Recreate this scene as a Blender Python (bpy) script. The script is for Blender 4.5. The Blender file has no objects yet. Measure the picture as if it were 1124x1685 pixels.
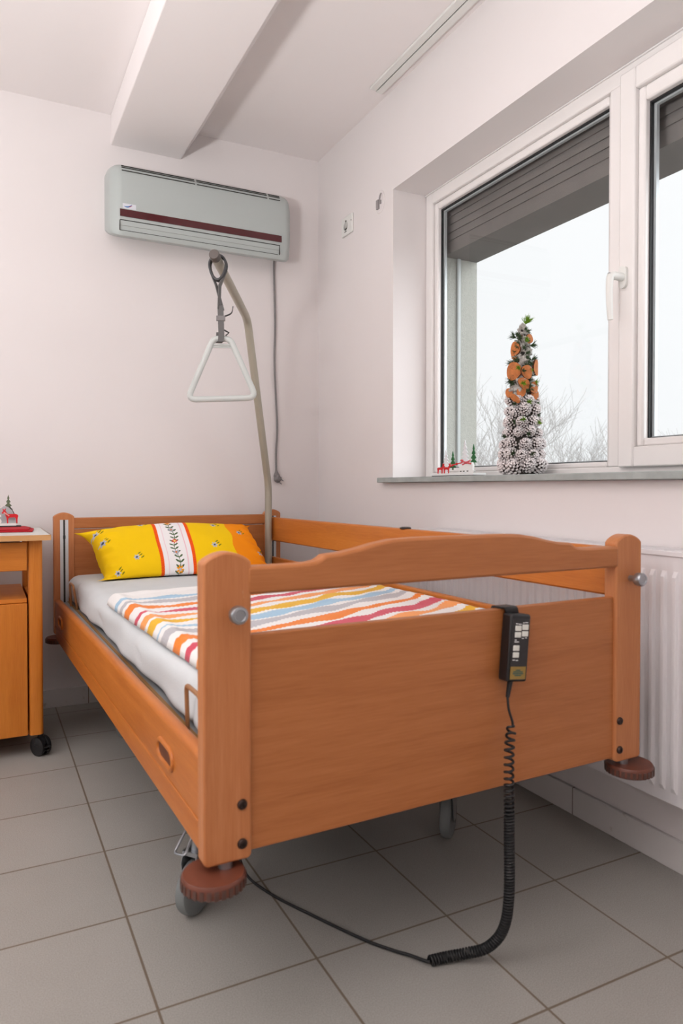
import bpy, bmesh, math, random
import numpy as np
from mathutils import Vector, Matrix
random.seed(7); np.random.seed(7)
PI = math.pi
SC = bpy.context.scene
COL = SC.collection

def lin(r, g, b):
    f = lambda c: (c/255/12.92) if c/255 <= .04045 else ((c/255+.055)/1.055)**2.4
    return (f(r), f(g), f(b), 1.0)

# ------------------------------------------------------------------ camera
cam_d = bpy.data.cameras.new('camera')
cam = bpy.data.objects.new('camera', cam_d); COL.objects.link(cam)
cam.location = (-1.617, -3.474, 1.0)
cam.rotation_euler = (math.radians(90-.977), 0, -math.radians(26.818))
cam_d.sensor_fit = 'AUTO'; cam_d.sensor_width = 36
cam_d.lens = 1173/1685*36
cam_d.shift_y = -20.5/1685
cam_d.clip_start = .02; cam_d.clip_end = 300
cam_d.dof.use_dof = True
cam_d.dof.focus_distance = 3.3
cam_d.dof.aperture_fstop = 5.0
SC.camera = cam

# ------------------------------------------------------------------ world, lights, exposure
SC.view_settings.view_transform = 'Standard'
SC.view_settings.look = 'None'
SC.view_settings.gamma = 1
SC.view_settings.use_curve_mapping = False
SC.view_settings.exposure = 0.0
try:
    SC.cycles.use_denoising = True
    SC.cycles.max_bounces = 10
    SC.cycles.diffuse_bounces = 4
    SC.cycles.transparent_max_bounces = 16
    SC.cycles.sample_clamp_indirect = 8
except Exception:
    pass
world = bpy.data.worlds.new('overcast_sky'); SC.world = world
world.use_nodes = True
wn = world.node_tree.nodes; wl = world.node_tree.links
bg = wn['Background']
tc = wn.new('ShaderNodeTexCoord'); sx = wn.new('ShaderNodeSeparateXYZ')
wl.new(tc.outputs['Generated'], sx.inputs[0])
wr = wn.new('ShaderNodeValToRGB')
wr.color_ramp.elements[0].position = .45; wr.color_ramp.elements[0].color = lin(240, 242, 244)
wr.color_ramp.elements[1].position = .8; wr.color_ramp.elements[1].color = lin(250, 251, 252)
wm = wn.new('ShaderNodeMath'); wm.operation = 'MULTIPLY_ADD'; wm.inputs[1].default_value = .5; wm.inputs[2].default_value = .5
wl.new(sx.outputs[2], wm.inputs[0]); wl.new(wm.outputs[0], wr.inputs[0])
wl.new(wr.outputs[0], bg.inputs[0]); bg.inputs[1].default_value = 1.08

def area(name, loc, rot, sx_, sy_, power, col=(1, 1, 1)):
    d = bpy.data.lights.new(name, 'AREA'); d.shape = 'RECTANGLE'; d.size = sx_; d.size_y = sy_
    d.energy = power; d.color = col
    o = bpy.data.objects.new(name, d); COL.objects.link(o); o.location = loc; o.rotation_euler = rot
    return o
# added fill light, set in an invented, unseen window in the left wall
area('fill_light_left', (-3.93, -1.45, 1.62), (0, -math.radians(90), 0), 1.4, 2.3, 9, (.985, .99, 1.0))
# added, unseen pendant light, put in to brighten ceiling and walls
pd = bpy.data.lights.new('fill_point_light', 'POINT'); pd.energy = 5; pd.shadow_soft_size = .17; pd.color = (1, .985, .97)
po = bpy.data.objects.new('fill_point_light', pd); COL.objects.link(po); po.location = (-3.4, -2.2, 2.12)

# added, unseen uplight to the left, imitating flash bounced off the ceiling
area('bounce_fill_light', (-2.75, -3.0, 1.14), (math.radians(180), 0, 0), .34, .34, 128, (1, .99, .992))

# the brighter part of the overcast sky, low outside the window in view
sd_ = bpy.data.lights.new('overcast_sun', 'SUN'); sd_.energy = 3.2; sd_.angle = math.radians(60); sd_.color = (.94, .97, 1.0)
so_ = bpy.data.objects.new('overcast_sun', sd_); COL.objects.link(so_); so_.location = (6, -5, 5)
so_.rotation_euler = Vector((-.62, .75, -.22)).to_track_quat('-Z', 'Y').to_euler()

# ------------------------------------------------------------------ material helpers
MATS = {}
def mat(name, col, rough=.6, metal=0, bump=0, bscale=80, var=0, vscale=6, spec=.5, coat=0):
    if name in MATS: return MATS[name]
    m = bpy.data.materials.new(name); m.use_nodes = True
    n = m.node_tree.nodes; l = m.node_tree.links; p = n['Principled BSDF']
    p.inputs['Base Color'].default_value = col
    p.inputs['Roughness'].default_value = rough
    p.inputs['Metallic'].default_value = metal
    p.inputs['Specular IOR Level'].default_value = spec
    p.inputs['Coat Weight'].default_value = coat
    t = n.new('ShaderNodeTexCoord')
    if var:
        x = n.new('ShaderNodeTexNoise'); x.inputs['Scale'].default_value = vscale; x.inputs['Detail'].default_value = 5
        l.new(t.outputs['Object'], x.inputs['Vector'])
        r = n.new('ShaderNodeValToRGB')
        r.color_ramp.elements[0].position = .3; r.color_ramp.elements[1].position = .7
        r.color_ramp.elements[0].color = tuple(c*(1-var) for c in col[:3])+(1,)
        r.color_ramp.elements[1].color = tuple(min(1, c*(1+var)) for c in col[:3])+(1,)
        l.new(x.outputs['Fac'], r.inputs[0]); l.new(r.outputs[0], p.inputs['Base Color'])
    if bump:
        x = n.new('ShaderNodeTexNoise'); x.inputs['Scale'].default_value = bscale; x.inputs['Detail'].default_value = 4
        l.new(t.outputs['Object'], x.inputs['Vector'])
        b = n.new('ShaderNodeBump'); b.inputs['Strength'].default_value = bump; b.inputs['Distance'].default_value = .003
        l.new(x.outputs['Fac'], b.inputs['Height']); l.new(b.outputs[0], p.inputs['Normal'])
    MATS[name] = m
    return m

def wood(name, axis, base, dark, light, rough=.42, scuff=None):
    """beech veneer, grain running along one object axis"""
    m = bpy.data.materials.new(name); m.use_nodes = True
    n = m.node_tree.nodes; l = m.node_tree.links; p = n['Principled BSDF']
    t = n.new('ShaderNodeTexCoord'); mp = n.new('ShaderNodeMapping')
    s = [26, 26, 26]; s[axis] = 1.6
    mp.inputs['Scale'].default_value = s
    l.new(t.outputs['Object'], mp.inputs[0])
    n1 = n.new('ShaderNodeTexNoise'); n1.inputs['Scale'].default_value = 1.0; n1.inputs['Detail'].default_value = 6
    n1.inputs['Roughness'].default_value = .62; n1.inputs['Distortion'].default_value = .7
    l.new(mp.outputs[0], n1.inputs['Vector'])
    mp2 = n.new('ShaderNodeMapping'); s2 = [300, 300, 300]; s2[axis] = 16
    mp2.inputs['Scale'].default_value = s2; l.new(t.outputs['Object'], mp2.inputs[0])
    n2 = n.new('ShaderNodeTexNoise'); n2.inputs['Scale'].default_value = 1.0; n2.inputs['Detail'].default_value = 3
    l.new(mp2.outputs[0], n2.inputs['Vector'])
    r = n.new('ShaderNodeValToRGB'); e = r.color_ramp.elements
    e[0].position = .28; e[0].color = dark; e[1].position = .74; e[1].color = light
    k = e.new(.5); k.color = base
    ad = n.new('ShaderNodeMath'); ad.operation = 'MULTIPLY_ADD'; ad.inputs[1].default_value = .35
    l.new(n2.outputs['Fac'], ad.inputs[0])
    ml = n.new('ShaderNodeMath'); ml.operation = 'MULTIPLY'; ml.inputs[1].default_value = .65
    l.new(n1.outputs['Fac'], ml.inputs[0]); l.new(ml.outputs[0], ad.inputs[2])
    l.new(ad.outputs[0], r.inputs[0]); l.new(r.outputs[0], p.inputs['Base Color'])
    p.inputs['Roughness'].default_value = rough
    p.inputs['Specular IOR Level'].default_value = .35
    if scuff:
        n3 = n.new('ShaderNodeTexNoise'); n3.inputs['Scale'].default_value = 26; n3.inputs['Detail'].default_value = 7; n3.inputs['Roughness'].default_value = .7
        mp3 = n.new('ShaderNodeMapping'); mp3.inputs['Scale'].default_value = (1.6, 1.6, .6); l.new(t.outputs['Object'], mp3.inputs[0]); l.new(mp3.outputs[0], n3.inputs['Vector'])
        r3 = n.new('ShaderNodeValToRGB'); r3.color_ramp.elements[0].position = .655; r3.color_ramp.elements[0].color = (0, 0, 0, 1); r3.color_ramp.elements[1].position = .74; r3.color_ramp.elements[1].color = (.6, .6, .6, 1)
        l.new(n3.outputs['Fac'], r3.inputs[0])
        m3 = n.new('ShaderNodeMixRGB'); l.new(r3.outputs[0], m3.inputs[0]); l.new(r.outputs[0], m3.inputs[1]); m3.inputs[2].default_value = scuff
        l.new(m3.outputs[0], p.inputs['Base Color'])
    b = n.new('ShaderNodeBump'); b.inputs['Strength'].default_value = .06; b.inputs['Distance'].default_value = .002
    l.new(n2.outputs['Fac'], b.inputs['Height']); l.new(b.outputs[0], p.inputs['Normal'])
    return m

def vcol_mat(name, rough=.85, bump=0, bscale=400, sheen=0):
    m = bpy.data.materials.new(name); m.use_nodes = True
    n = m.node_tree.nodes; l = m.node_tree.links; p = n['Principled BSDF']
    a = n.new('ShaderNodeAttribute'); a.attribute_name = 'Col'
    l.new(a.outputs['Color'], p.inputs['Base Color'])
    p.inputs['Roughness'].default_value = rough; p.inputs['Specular IOR Level'].default_value = .2
    p.inputs['Sheen Weight'].default_value = sheen
    if bump:
        t = n.new('ShaderNodeTexCoord'); x = n.new('ShaderNodeTexNoise'); x.inputs['Scale'].default_value = bscale
        l.new(t.outputs['Object'], x.inputs['Vector'])
        b = n.new('ShaderNodeBump'); b.inputs['Strength'].default_value = bump; b.inputs['Distance'].default_value = .004
        l.new(x.outputs['Fac'], b.inputs['Height']); l.new(b.outputs[0], p.inputs['Normal'])
    return m

# ------------------------------------------------------------------ mesh helpers
class MB:
    def __init__(s): s.bm = bmesh.new(); s.mi = 0
    def _tag(s, faces):
        for f in faces: f.material_index = s.mi; f.smooth = True
    def box(s, x0, x1, y0, y1, z0, z1, M=None):
        v = [s.bm.verts.new(Vector(p) if M is None else M @ Vector(p)) for p in
             ((x0,y0,z0),(x1,y0,z0),(x1,y1,z0),(x0,y1,z0),(x0,y0,z1),(x1,y0,z1),(x1,y1,z1),(x0,y1,z1))]
        s._tag([s.bm.faces.new([v[i] for i in q]) for q in ((3,2,1,0),(4,5,6,7),(0,1,5,4),(1,2,6,5),(2,3,7,6),(3,0,4,7))])
        return s
    def prism(s, pts, axis, a, b, M=None):
        """closed 2D outline extruded along an axis; axis 1: pts are (x,z); axis 0: (y,z); axis 2: (x,y)"""
        def P(p, t):
            q = {0: (t, p[0], p[1]), 1: (p[0], t, p[1]), 2: (p[0], p[1], t)}[axis]
            return Vector(q) if M is None else M @ Vector(q)
        A = [s.bm.verts.new(P(p, a)) for p in pts]; B = [s.bm.verts.new(P(p, b)) for p in pts]
        n = len(pts); fs = [s.bm.faces.new(A[::-1]), s.bm.faces.new(B)]
        fs += [s.bm.faces.new((A[i], A[(i+1) % n], B[(i+1) % n], B[i])) for i in range(n)]
        s._tag(fs); return s
    def tube(s, pts, r, seg=10, closed=False, cap=True):
        pts = [Vector(p) for p in pts]; n = len(pts)
        R = r if hasattr(r, '__len__') else [r]*n
        rings = []; up = None
        for i, p in enumerate(pts):
            if closed: d = pts[(i+1) % n]-pts[i-1]
            else: d = pts[min(i+1, n-1)]-pts[max(i-1, 0)]
            d.normalize()
            if up is None:
                up = Vector((0, 0, 1)) if abs(d.z) < .9 else Vector((1, 0, 0))
            up = up-d*up.dot(d)
            if up.length < 1e-6: up = d.orthogonal()
            up.normalize(); w = d.cross(up)
            rings.append([s.bm.verts.new(p+(up*math.cos(2*PI*k/seg)+w*math.sin(2*PI*k/seg))*R[i]) for k in range(seg)])
        fs = []
        for i in range(n if closed else n-1):
            a = rings[i]; b = rings[(i+1) % n]
            for k in range(seg):
                fs.append(s.bm.faces.new((a[k], a[(k+1) % seg], b[(k+1) % seg], b[k])))
        if cap and not closed:
            fs.append(s.bm.faces.new(rings[0][::-1])); fs.append(s.bm.faces.new(rings[-1]))
        s._tag(fs); return s
    def lathe(s, prof, seg=24, M=None, loc=(0, 0, 0)):
        """profile (r, z) around local z"""
        rings = []
        for r, z in prof:
            ring = []
            for k in range(seg):
                a = 2*PI*k/seg
                p = Vector((r*math.cos(a), r*math.sin(a), z))
                if M is not None: p = M @ p
                ring.append(s.bm.verts.new(p+Vector(loc)))
            rings.append(ring)
        fs = []
        for a, b in zip(rings, rings[1:]):
            for k in range(seg): fs.append(s.bm.faces.new((a[k], a[(k+1) % seg], b[(k+1) % seg], b[k])))
        fs.append(s.bm.faces.new(rings[0][::-1])); fs.append(s.bm.faces.new(rings[-1]))
        s._tag(fs); return s
    def ball(s, c, r, sc=(1, 1, 1), M=None, u=10, v=7):
        X = Matrix.Translation(Vector(c)) @ (M.to_4x4() if M is not None else Matrix.Identity(4)) @ Matrix.Diagonal((r*sc[0], r*sc[1], r*sc[2], 1))
        g = bmesh.ops.create_uvsphere(s.bm, u_segments=u, v_segments=v, radius=1, matrix=X)
        s._tag({f for vv in g['verts'] for f in vv.link_faces}); return s
    def grid(s, f, nu, nv):
        V = [[s.bm.verts.new(f(i/(nu-1), j/(nv-1))) for j in range(nv)] for i in range(nu)]
        s._tag([s.bm.faces.new((V[i][j], V[i+1][j], V[i+1][j+1], V[i][j+1])) for i in range(nu-1) for j in range(nv-1)])
        return s
    def build(s, name, mats, parent=None, bevel=0, seg=2, recalc=True):
        if recalc: bmesh.ops.recalc_face_normals(s.bm, faces=s.bm.faces)
        me = bpy.data.meshes.new(name); s.bm.to_mesh(me); s.bm.free()
        for m in (mats if isinstance(mats, (list, tuple)) else [mats]): me.materials.append(m)
        o = bpy.data.objects.new(name, me); COL.objects.link(o)
        if parent is not None: o.parent = parent
        try: me.set_sharp_from_angle(angle=math.radians(38))
        except Exception: pass
        if bevel:
            b = o.modifiers.new('bevel', 'BEVEL'); b.width = bevel; b.segments = seg; b.limit_method = 'ANGLE'; b.angle_limit = math.radians(35)
            b.harden_normals = False
        return o

def thing(name, label, cat, loc=(0, 0, 0), rz=0, group=None):
    o = bpy.data.objects.new(name, None); COL.objects.link(o)
    o.location = loc; o.rotation_euler = (0, 0, rz); o.empty_display_size = .1
    o['label'] = label; o['category'] = cat
    if group: o['group'] = group
    return o
def tag(o, label, cat, group=None, kind=None):
    o['label'] = label; o['category'] = cat
    if group: o['group'] = group
    if kind: o['kind'] = kind
    return o
def struct(o): o['kind'] = 'structure'; return o
def rot_to(d):
    return Vector((0, 0, 1)).rotation_difference(Vector(d).normalized()).to_matrix()
def smooth_path(P, n=8):
    """Catmull-Rom through points"""
    P = [Vector(p) for p in P]; out = []
    Q = [P[0]*2-P[1]]+P+[P[-1]*2-P[-2]]
    for i in range(1, len(Q)-2):
        a, b, c, d = Q[i-1:i+3]
        for k in range(n):
            t = k/n
            out.append(.5*((2*b)+(c-a)*t+(2*a-5*b+4*c-d)*t*t+(3*b-a-3*c+d)*t**3))
    out.append(P[-1]); return out
def fillet(P, r, n=5, closed=False):
    P = [Vector(p) for p in P]; out = []; N = len(P)
    for i, p in enumerate(P):
        if not closed and i in (0, N-1): out.append(p); continue
        a = (P[i-1]-p).normalized(); b = (P[(i+1) % N]-p).normalized()
        for k in range(n+1):
            t = k/n
            out.append((p+a*r)*(1-t)**2+p*2*t*(1-t)+(p+b*r)*t*t)
    return out

# ------------------------------------------------------------------ materials
M_wall = mat('wall_paint', lin(226, 220, 219), .9, bump=.05, bscale=60, var=.012, vscale=2)
M_ceil = mat('ceiling_paint', lin(238, 232, 231), .95, bump=.04, bscale=50)
M_reveal = mat('reveal_paint', lin(226, 223, 222), .85, bump=.04, bscale=40)
M_pvc = mat('white_pvc', lin(232, 228, 226), .28)
M_gasket = mat('black_gasket', lin(22, 22, 24), .5)
M_alu = mat('aluminium', lin(206, 208, 212), .35, metal=.15)
M_spacer = mat('spacer_bar', lin(190, 196, 198), .35, metal=.3)
M_stone = mat('grey_stone', lin(160, 167, 165), .4, var=.12, vscale=22)
M_stucco = mat('stucco', lin(172, 173, 166), .95, bump=.9, bscale=160, var=.06, vscale=90)
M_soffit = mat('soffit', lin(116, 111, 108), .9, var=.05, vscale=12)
M_steel = mat('steel', lin(165, 168, 172), .3, metal=.9)
M_black = mat('black_plastic', lin(24, 23, 25), .42)
M_blackr = mat('black_rubber', lin(20, 20, 22), .55)
M_white = mat('white_plastic', lin(226, 226, 222), .4)
M_rad = mat('radiator_enamel', lin(232, 229, 231), .3)
M_ac = mat('air_conditioner_plastic', lin(176, 183, 181), .35)
M_red = mat('red_acrylic', lin(74, 2, 13), .12, coat=.4)
M_dark = mat('dark_slot', lin(40, 36, 30), .7)
M_pole = mat('lifting_pole_enamel', lin(168, 162, 147), .35, metal=.25, var=.05, vscale=9)
M_grey = mat('grey_metal', lin(158, 163, 166), .5, metal=.3)
M_chassis = mat('dark_chassis', lin(60, 58, 58), .5, metal=.3)
M_tyre = mat('grey_tyre', lin(120, 124, 124), .6)
M_bump = mat('brown_bumper', lin(104, 56, 40), .42, var=.1, vscale=30)
M_bumpe = mat('brown_bumper_edge', lin(84, 58, 50), .4)
M_brass = mat('brass_wire', lin(176, 128, 88), .4, metal=.5)
M_bolt = mat('dark_bolt', lin(62, 48, 44), .35, metal=.6)
M_sheet = mat('sheet_cotton', lin(206, 210, 212), .9, bump=.25, bscale=260, var=.02, vscale=9)
M_strap = mat('grey_strap', lin(98, 96, 95), .8, bump=.3, bscale=500)
M_cord = mat('grey_cord', lin(120, 116, 116), .55)
M_nredc = mat('red_napkin', lin(176, 14, 32), .9, bump=.2, bscale=300)
M_redpaint = mat('red_paint', lin(206, 18, 30), .5)
M_whitepaint = mat('white_paint', lin(232, 232, 230), .6)
M_green = mat('green_paint', lin(24, 96, 48), .6)
M_olive = mat('olive_paint', lin(92, 104, 78), .6)
M_snow = mat('snow_white_paint', lin(222, 224, 228), .6)
M_greypaint = mat('grey_paint', lin(176, 180, 182), .6)
W_B, W_D, W_L = lin(174, 108, 61), lin(158, 94, 49), lin(187, 120, 72)
M_woodx = wood('beech_grain_across', 0, W_B, W_D, W_L)
M_woody = wood('beech_grain_along', 1, lin(186, 108, 42), lin(168, 90, 28), lin(200, 122, 54), .36)
M_woodz = wood('beech_grain_upright', 2, lin(188, 120, 74), lin(174, 104, 60), lin(202, 136, 90), .4, lin(206, 176, 146))
N_B, N_D, N_L = lin(196, 116, 38), lin(182, 100, 26), lin(208, 128, 48)
M_nsx = wood('cabinet_grain_across', 0, N_B, N_D, N_L)
M_nsz = wood('cabinet_grain_upright', 2, N_B, N_D, N_L)
M_edge = wood('pale_edge_band', 0, lin(206, 156, 104), lin(196, 144, 92), lin(216, 168, 118))
M_topw = mat('pale_laminate', lin(206, 208, 204), .35)

def floor_material():
    m = bpy.data.materials.new('floor_tiles'); m.use_nodes = True
    n = m.node_tree.nodes; l = m.node_tree.links; p = n['Principled BSDF']
    t = n.new('ShaderNodeTexCoord'); s = n.new('ShaderNodeSeparateXYZ'); l.new(t.outputs['Object'], s.inputs[0])
    P = .3338; gw = .0052
    def mth(op, a, b=None, c=None):
        k = n.new('ShaderNodeMath'); k.operation = op
        for i, v in enumerate((a, b, c)):
            if v is None: continue
            if isinstance(v, (int, float)): k.inputs[i].default_value = v
            else: l.new(v, k.inputs[i])
        return k.outputs[0]
    def line(out, off):
        a = mth('DIVIDE', mth('SUBTRACT', out, off), P)
        f = mth('FRACT', a)
        d = mth('MINIMUM', f, mth('SUBTRACT', 1.0, f))
        return mth('LESS_THAN', d, gw/P/2), mth('FLOOR', a)
    gx, ix = line(s.outputs[0], -.9885); gy, iy = line(s.outputs[1], -1.7805)
    g = mth('MAXIMUM', gx, gy)
    h = mth('FRACT', mth('MULTIPLY', mth('SINE', mth('ADD', mth('MULTIPLY', ix, 12.9), mth('MULTIPLY', iy, 78.2))), 437.5))
    sp = n.new('ShaderNodeTexNoise'); sp.inputs['Scale'].default_value = 420; sp.inputs['Detail'].default_value = 2
    l.new(t.outputs['Object'], sp.inputs['Vector'])
    cl = n.new('ShaderNodeTexNoise'); cl.inputs['Scale'].default_value = 5; cl.inputs['Detail'].default_value = 4
    l.new(t.outputs['Object'], cl.inputs['Vector'])
    r = n.new('ShaderNodeValToRGB'); e = r.color_ramp.elements
    e[0].position = .3; e[0].color = lin(140, 137, 131); e[1].position = .68; e[1].color = lin(170, 167, 161)
    l.new(mth('ADD', mth('MULTIPLY', sp.outputs['Fac'], .8), mth('ADD', mth('MULTIPLY', cl.outputs['Fac'], .14), mth('MULTIPLY', h, .06))), r.inputs[0])
    mx = n.new('ShaderNodeMixRGB'); l.new(g, mx.inputs[0]); l.new(r.outputs[0], mx.inputs[1])
    mx.inputs[2].default_value = lin(112, 100, 86)
    l.new(mx.outputs[0], p.inputs['Base Color'])
    p.inputs['Roughness'].default_value = .5
    p.inputs['Specular IOR Level'].default_value = .3
    b = n.new('ShaderNodeBump'); b.inputs['Strength'].default_value = .35; b.inputs['Distance'].default_value = .0015
    l.new(mth('ADD', mth('SUBTRACT', 1.0, g), mth('MULTIPLY', sp.outputs['Fac'], .25)), b.inputs['Height']); l.new(b.outputs[0], p.inputs['Normal'])
    return m

def baseboard_material(axis, off):
    m = bpy.data.materials.new('skirting_tile'); m.use_nodes = True
    n = m.node_tree.nodes; l = m.node_tree.links; p = n['Principled BSDF']
    t = n.new('ShaderNodeTexCoord'); s = n.new('ShaderNodeSeparateXYZ'); l.new(t.outputs['Object'], s.inputs[0])
    def mth(op, a, b):
        k = n.new('ShaderNodeMath'); k.operation = op
        for i, v in enumerate((a, b)):
            if isinstance(v, (int, float)): k.inputs[i].default_value = v
            else: l.new(v, k.inputs[i])
        return k.outputs[0]
    f = mth('FRACT', mth('DIVIDE', mth('SUBTRACT', s.outputs[axis], off), .62), 0)
    g = mth('LESS_THAN', f, .006)
    nz = n.new('ShaderNodeTexNoise'); nz.inputs['Scale'].default_value = 24; nz.inputs['Detail'].default_value = 6
    l.new(t.outputs['Object'], nz.inputs['Vector'])
    r = n.new('ShaderNodeValToRGB'); r.color_ramp.elements[0].position = .22; r.color_ramp.elements[0].color = lin(178, 168, 158)
    r.color_ramp.elements[1].position = .36; r.color_ramp.elements[1].color = lin(212, 208, 206)
    l.new(nz.outputs['Fac'], r.inputs[0])
    mx = n.new('ShaderNodeMixRGB'); l.new(g, mx.inputs[0]); l.new(r.outputs[0], mx.inputs[1]); mx.inputs[2].default_value = lin(120, 110, 100)
    l.new(mx.outputs[0], p.inputs['Base Color']); p.inputs['Roughness'].default_value = .4
    return m

def glass_material():
    m = bpy.data.materials.new('window_glass'); m.use_nodes = True
    n = m.node_tree.nodes; l = m.node_tree.links
    n.remove(n['Principled BSDF']); out = n['Material Output']
    tr = n.new('ShaderNodeBsdfTransparent'); tr.inputs[0].default_value = (.99, .995, .995, 1)
    gl = n.new('ShaderNodeBsdfGlossy'); gl.inputs['Roughness'].default_value = 0.0
    fr = n.new('ShaderNodeFresnel'); fr.inputs[0].default_value = 1.45
    mx = n.new('ShaderNodeMixShader')
    ge = n.new('ShaderNodeNewGeometry'); iv = n.new('ShaderNodeMath'); iv.operation = 'SUBTRACT'; iv.inputs[0].default_value = 1
    l.new(ge.outputs['Backfacing'], iv.inputs[1]); ml = n.new('ShaderNodeMath'); ml.operation = 'MULTIPLY'
    l.new(fr.outputs[0], ml.inputs[0]); l.new(iv.outputs[0], ml.inputs[1])
    l.new(ml.outputs[0], mx.inputs[0]); l.new(tr.outputs[0], mx.inputs[1]); l.new(gl.outputs[0], mx.inputs[2])
    l.new(mx.outputs[0], out.inputs[0])
    return m
M_glass = glass_material()

# ================================================================== SETTING
RX0, RY0, H = -4.0, -5.6, 2.735       # room: x from RX0 to 0, y from RY0 to 0
struct(MB().box(RX0-.3, .25, RY0-.3, .3, -.12, 0).build('floor', floor_material()))
struct(MB().box(RX0-.3, .45, RY0-.3, .3, H, H+.15).build('ceiling', M_ceil))
struct(MB().box(RX0-.3, .45, 0, .25, -.12, H).build('wall_back', M_wall))
struct(MB().box(RX0-.3, .45, RY0-.25, RY0, -.12, H).build('wall_front', M_wall))
b = MB()                                # left wall with an opening for the added window
b.box(RX0-.25, RX0, RY0, 0, -.12, .9); b.box(RX0-.25, RX0, RY0, 0, 2.35, H)
b.box(RX0-.25, RX0, RY0, -2.7, .9, 2.35); b.box(RX0-.25, RX0, -.2, 0, .9, 2.35)
struct(b.build('wall_left', M_wall))
WY0, WY1, WZ0, WZ1 = -3.05, -.776, 1.02, 2.303
b = MB()
b.box(0, .25, RY0, 0, -.12, WZ0); b.box(0, .25, RY0, 0, WZ1, H)
b.box(0, .25, RY0, WY0, WZ0, WZ1); b.box(0, .25, WY1, 0, WZ0, WZ1)
struct(b.build('wall_right', M_wall))
b = MB()                                # outer leaf of the wall: stucco reveal and lintel
OZ = 2.045
b.box(.25, .45, RY0, .3, -3.2, .99); b.box(.25, .45, RY0, WY0, .99, OZ); b.box(.25, .45, WY1-.006, .3, .99, OZ)
struct(b.build('wall_outside', M_stucco))
b = MB()
b.box(.262, .45, RY0, .3, OZ, H+.6)
for k in range(5):                      # ribbed face of the shutter box
    z = 2.10+.035*k
    b.box(.256, .262, WY0, WY1, z, z+.022)
struct(b.build('trim_1', M_soffit))
b = MB(); b.box(.335, .352, WY1-.018, WY1-.006, .99, OZ)
struct(b.build('trim_2', mat('shutter_guide', lin(182, 188, 188), .5), bevel=.003))
struct(MB().box(-4.4, -4.3, -9, 9, -3.3, -3.2).box(-60, 90, -90, 90, -3.4, -3.3).build('ground', mat('pale_ground', lin(170, 172, 168), .95, var=.1, vscale=.3)))
# ceiling beam
b = MB(); b.prism([(-1.066, 2.595), (-.737, 2.595), (-.650, H), (-1.066, H)], 1, RY0, 0)
struct(b.build('trim_3', M_ceil, bevel=.004))
# skirting tiles
b = MB(); b.box(RX0, -.012, -.012, 0, 0, .083)
struct(b.build('baseboard_back', baseboard_material(0, -1.182), bevel=.002))
b = MB(); b.box(-.012, 0, RY0, 0, 0, .083)
struct(b.build('baseboard_right', baseboard_material(1, -1.865), bevel=.002))

# ------------------------------------------------------------------ window seen in the photo
win = struct(bpy.data.objects.new('window_1', None)); COL.objects.link(win); win.location = (0, 0, 0)
def ring(b, x0, x1, y0, y1, z0, z1, w):
    """rectangular frame, outer y0..y1 z0..z1, w=(left,right,bottom,top) widths"""
    l, r, bo, t = w
    b.box(x0, x1, y1-l, y1, z0, z1); b.box(x0, x1, y0, y0+r, z0, z1)
    b.box(x0, x1, y0+r, y1-l, z0, z0+bo); b.box(x0, x1, y0+r, y1-l, z1-t, z1)
    return b
X = .17
b = MB(); ring(b, X, X+.075, WY0+.001, WY1-.001, 1.043, WZ1-.001, (.050, .066, .022, .050))
b.box(X, X+.075, -1.895, -1.824, 1.065, WZ1-.050)
b.build('window_frame', M_pvc, win, bevel=.004)
b = MB(); ring(b, X+.012, X+.06, -1.824, WY1-.051, 1.065, WZ1-.051, (.026, .016, .018, .030))
b.build('glazing_bead', M_pvc, win, bevel=.006)
G1 = (-1.808, -.853, 1.083, 2.222)
b = MB(); ring(b, X+.03, X+.058, G1[0], G1[1], G1[2], G1[3], (.005, .004, .003, .005)); b.build('gasket', M_gasket, win)
b = MB(); ring(b, X+.04, X+.052, G1[0]+.004, G1[1]-.005, G1[2]+.003, G1[3]-.005, (.009, .006, .003, .006)); b.build('spacer_bar', M_spacer, win)
b = MB(); b.box(X+.036, X+.0385, G1[0]+.002, G1[1]-.002, G1[2]+.002, G1[3]-.002); b.build('glass_pane', M_glass, win)
# opening sash
sash = MB(); ring(sash, X-.022, X+.06, -2.985, -1.882, 1.062, 2.268, (.058, .066, .062, .066))
sash = sash.build('sash', M_pvc, win, bevel=.005)
b = MB(); ring(b, X-.008, X+.05, -2.919, -1.940, 1.124, 2.202, (.026, .026, .024, .045)); b.build('glazing_bead', M_pvc, sash, bevel=.006)
G2 = (-2.893, -1.966, 1.148, 2.157)
b = MB(); ring(b, X+.012, X+.045, G2[0], G2[1], G2[2], G2[3], (.005, .004, .003, .005)); b.build('gasket', M_gasket, sash)
b = MB(); ring(b, X+.025, X+.037, G2[0]+.004, G2[1]-.005, G2[2]+.003, G2[3]-.005, (.009, .006, .003, .006)); b.build('spacer_bar', M_spacer, sash)
b = MB(); b.box(X+.02, X+.0225, G2[0]+.002, G2[1]-.002, G2[2]+.002, G2[3]-.002); b.build('glass_pane', M_glass, sash)
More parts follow.
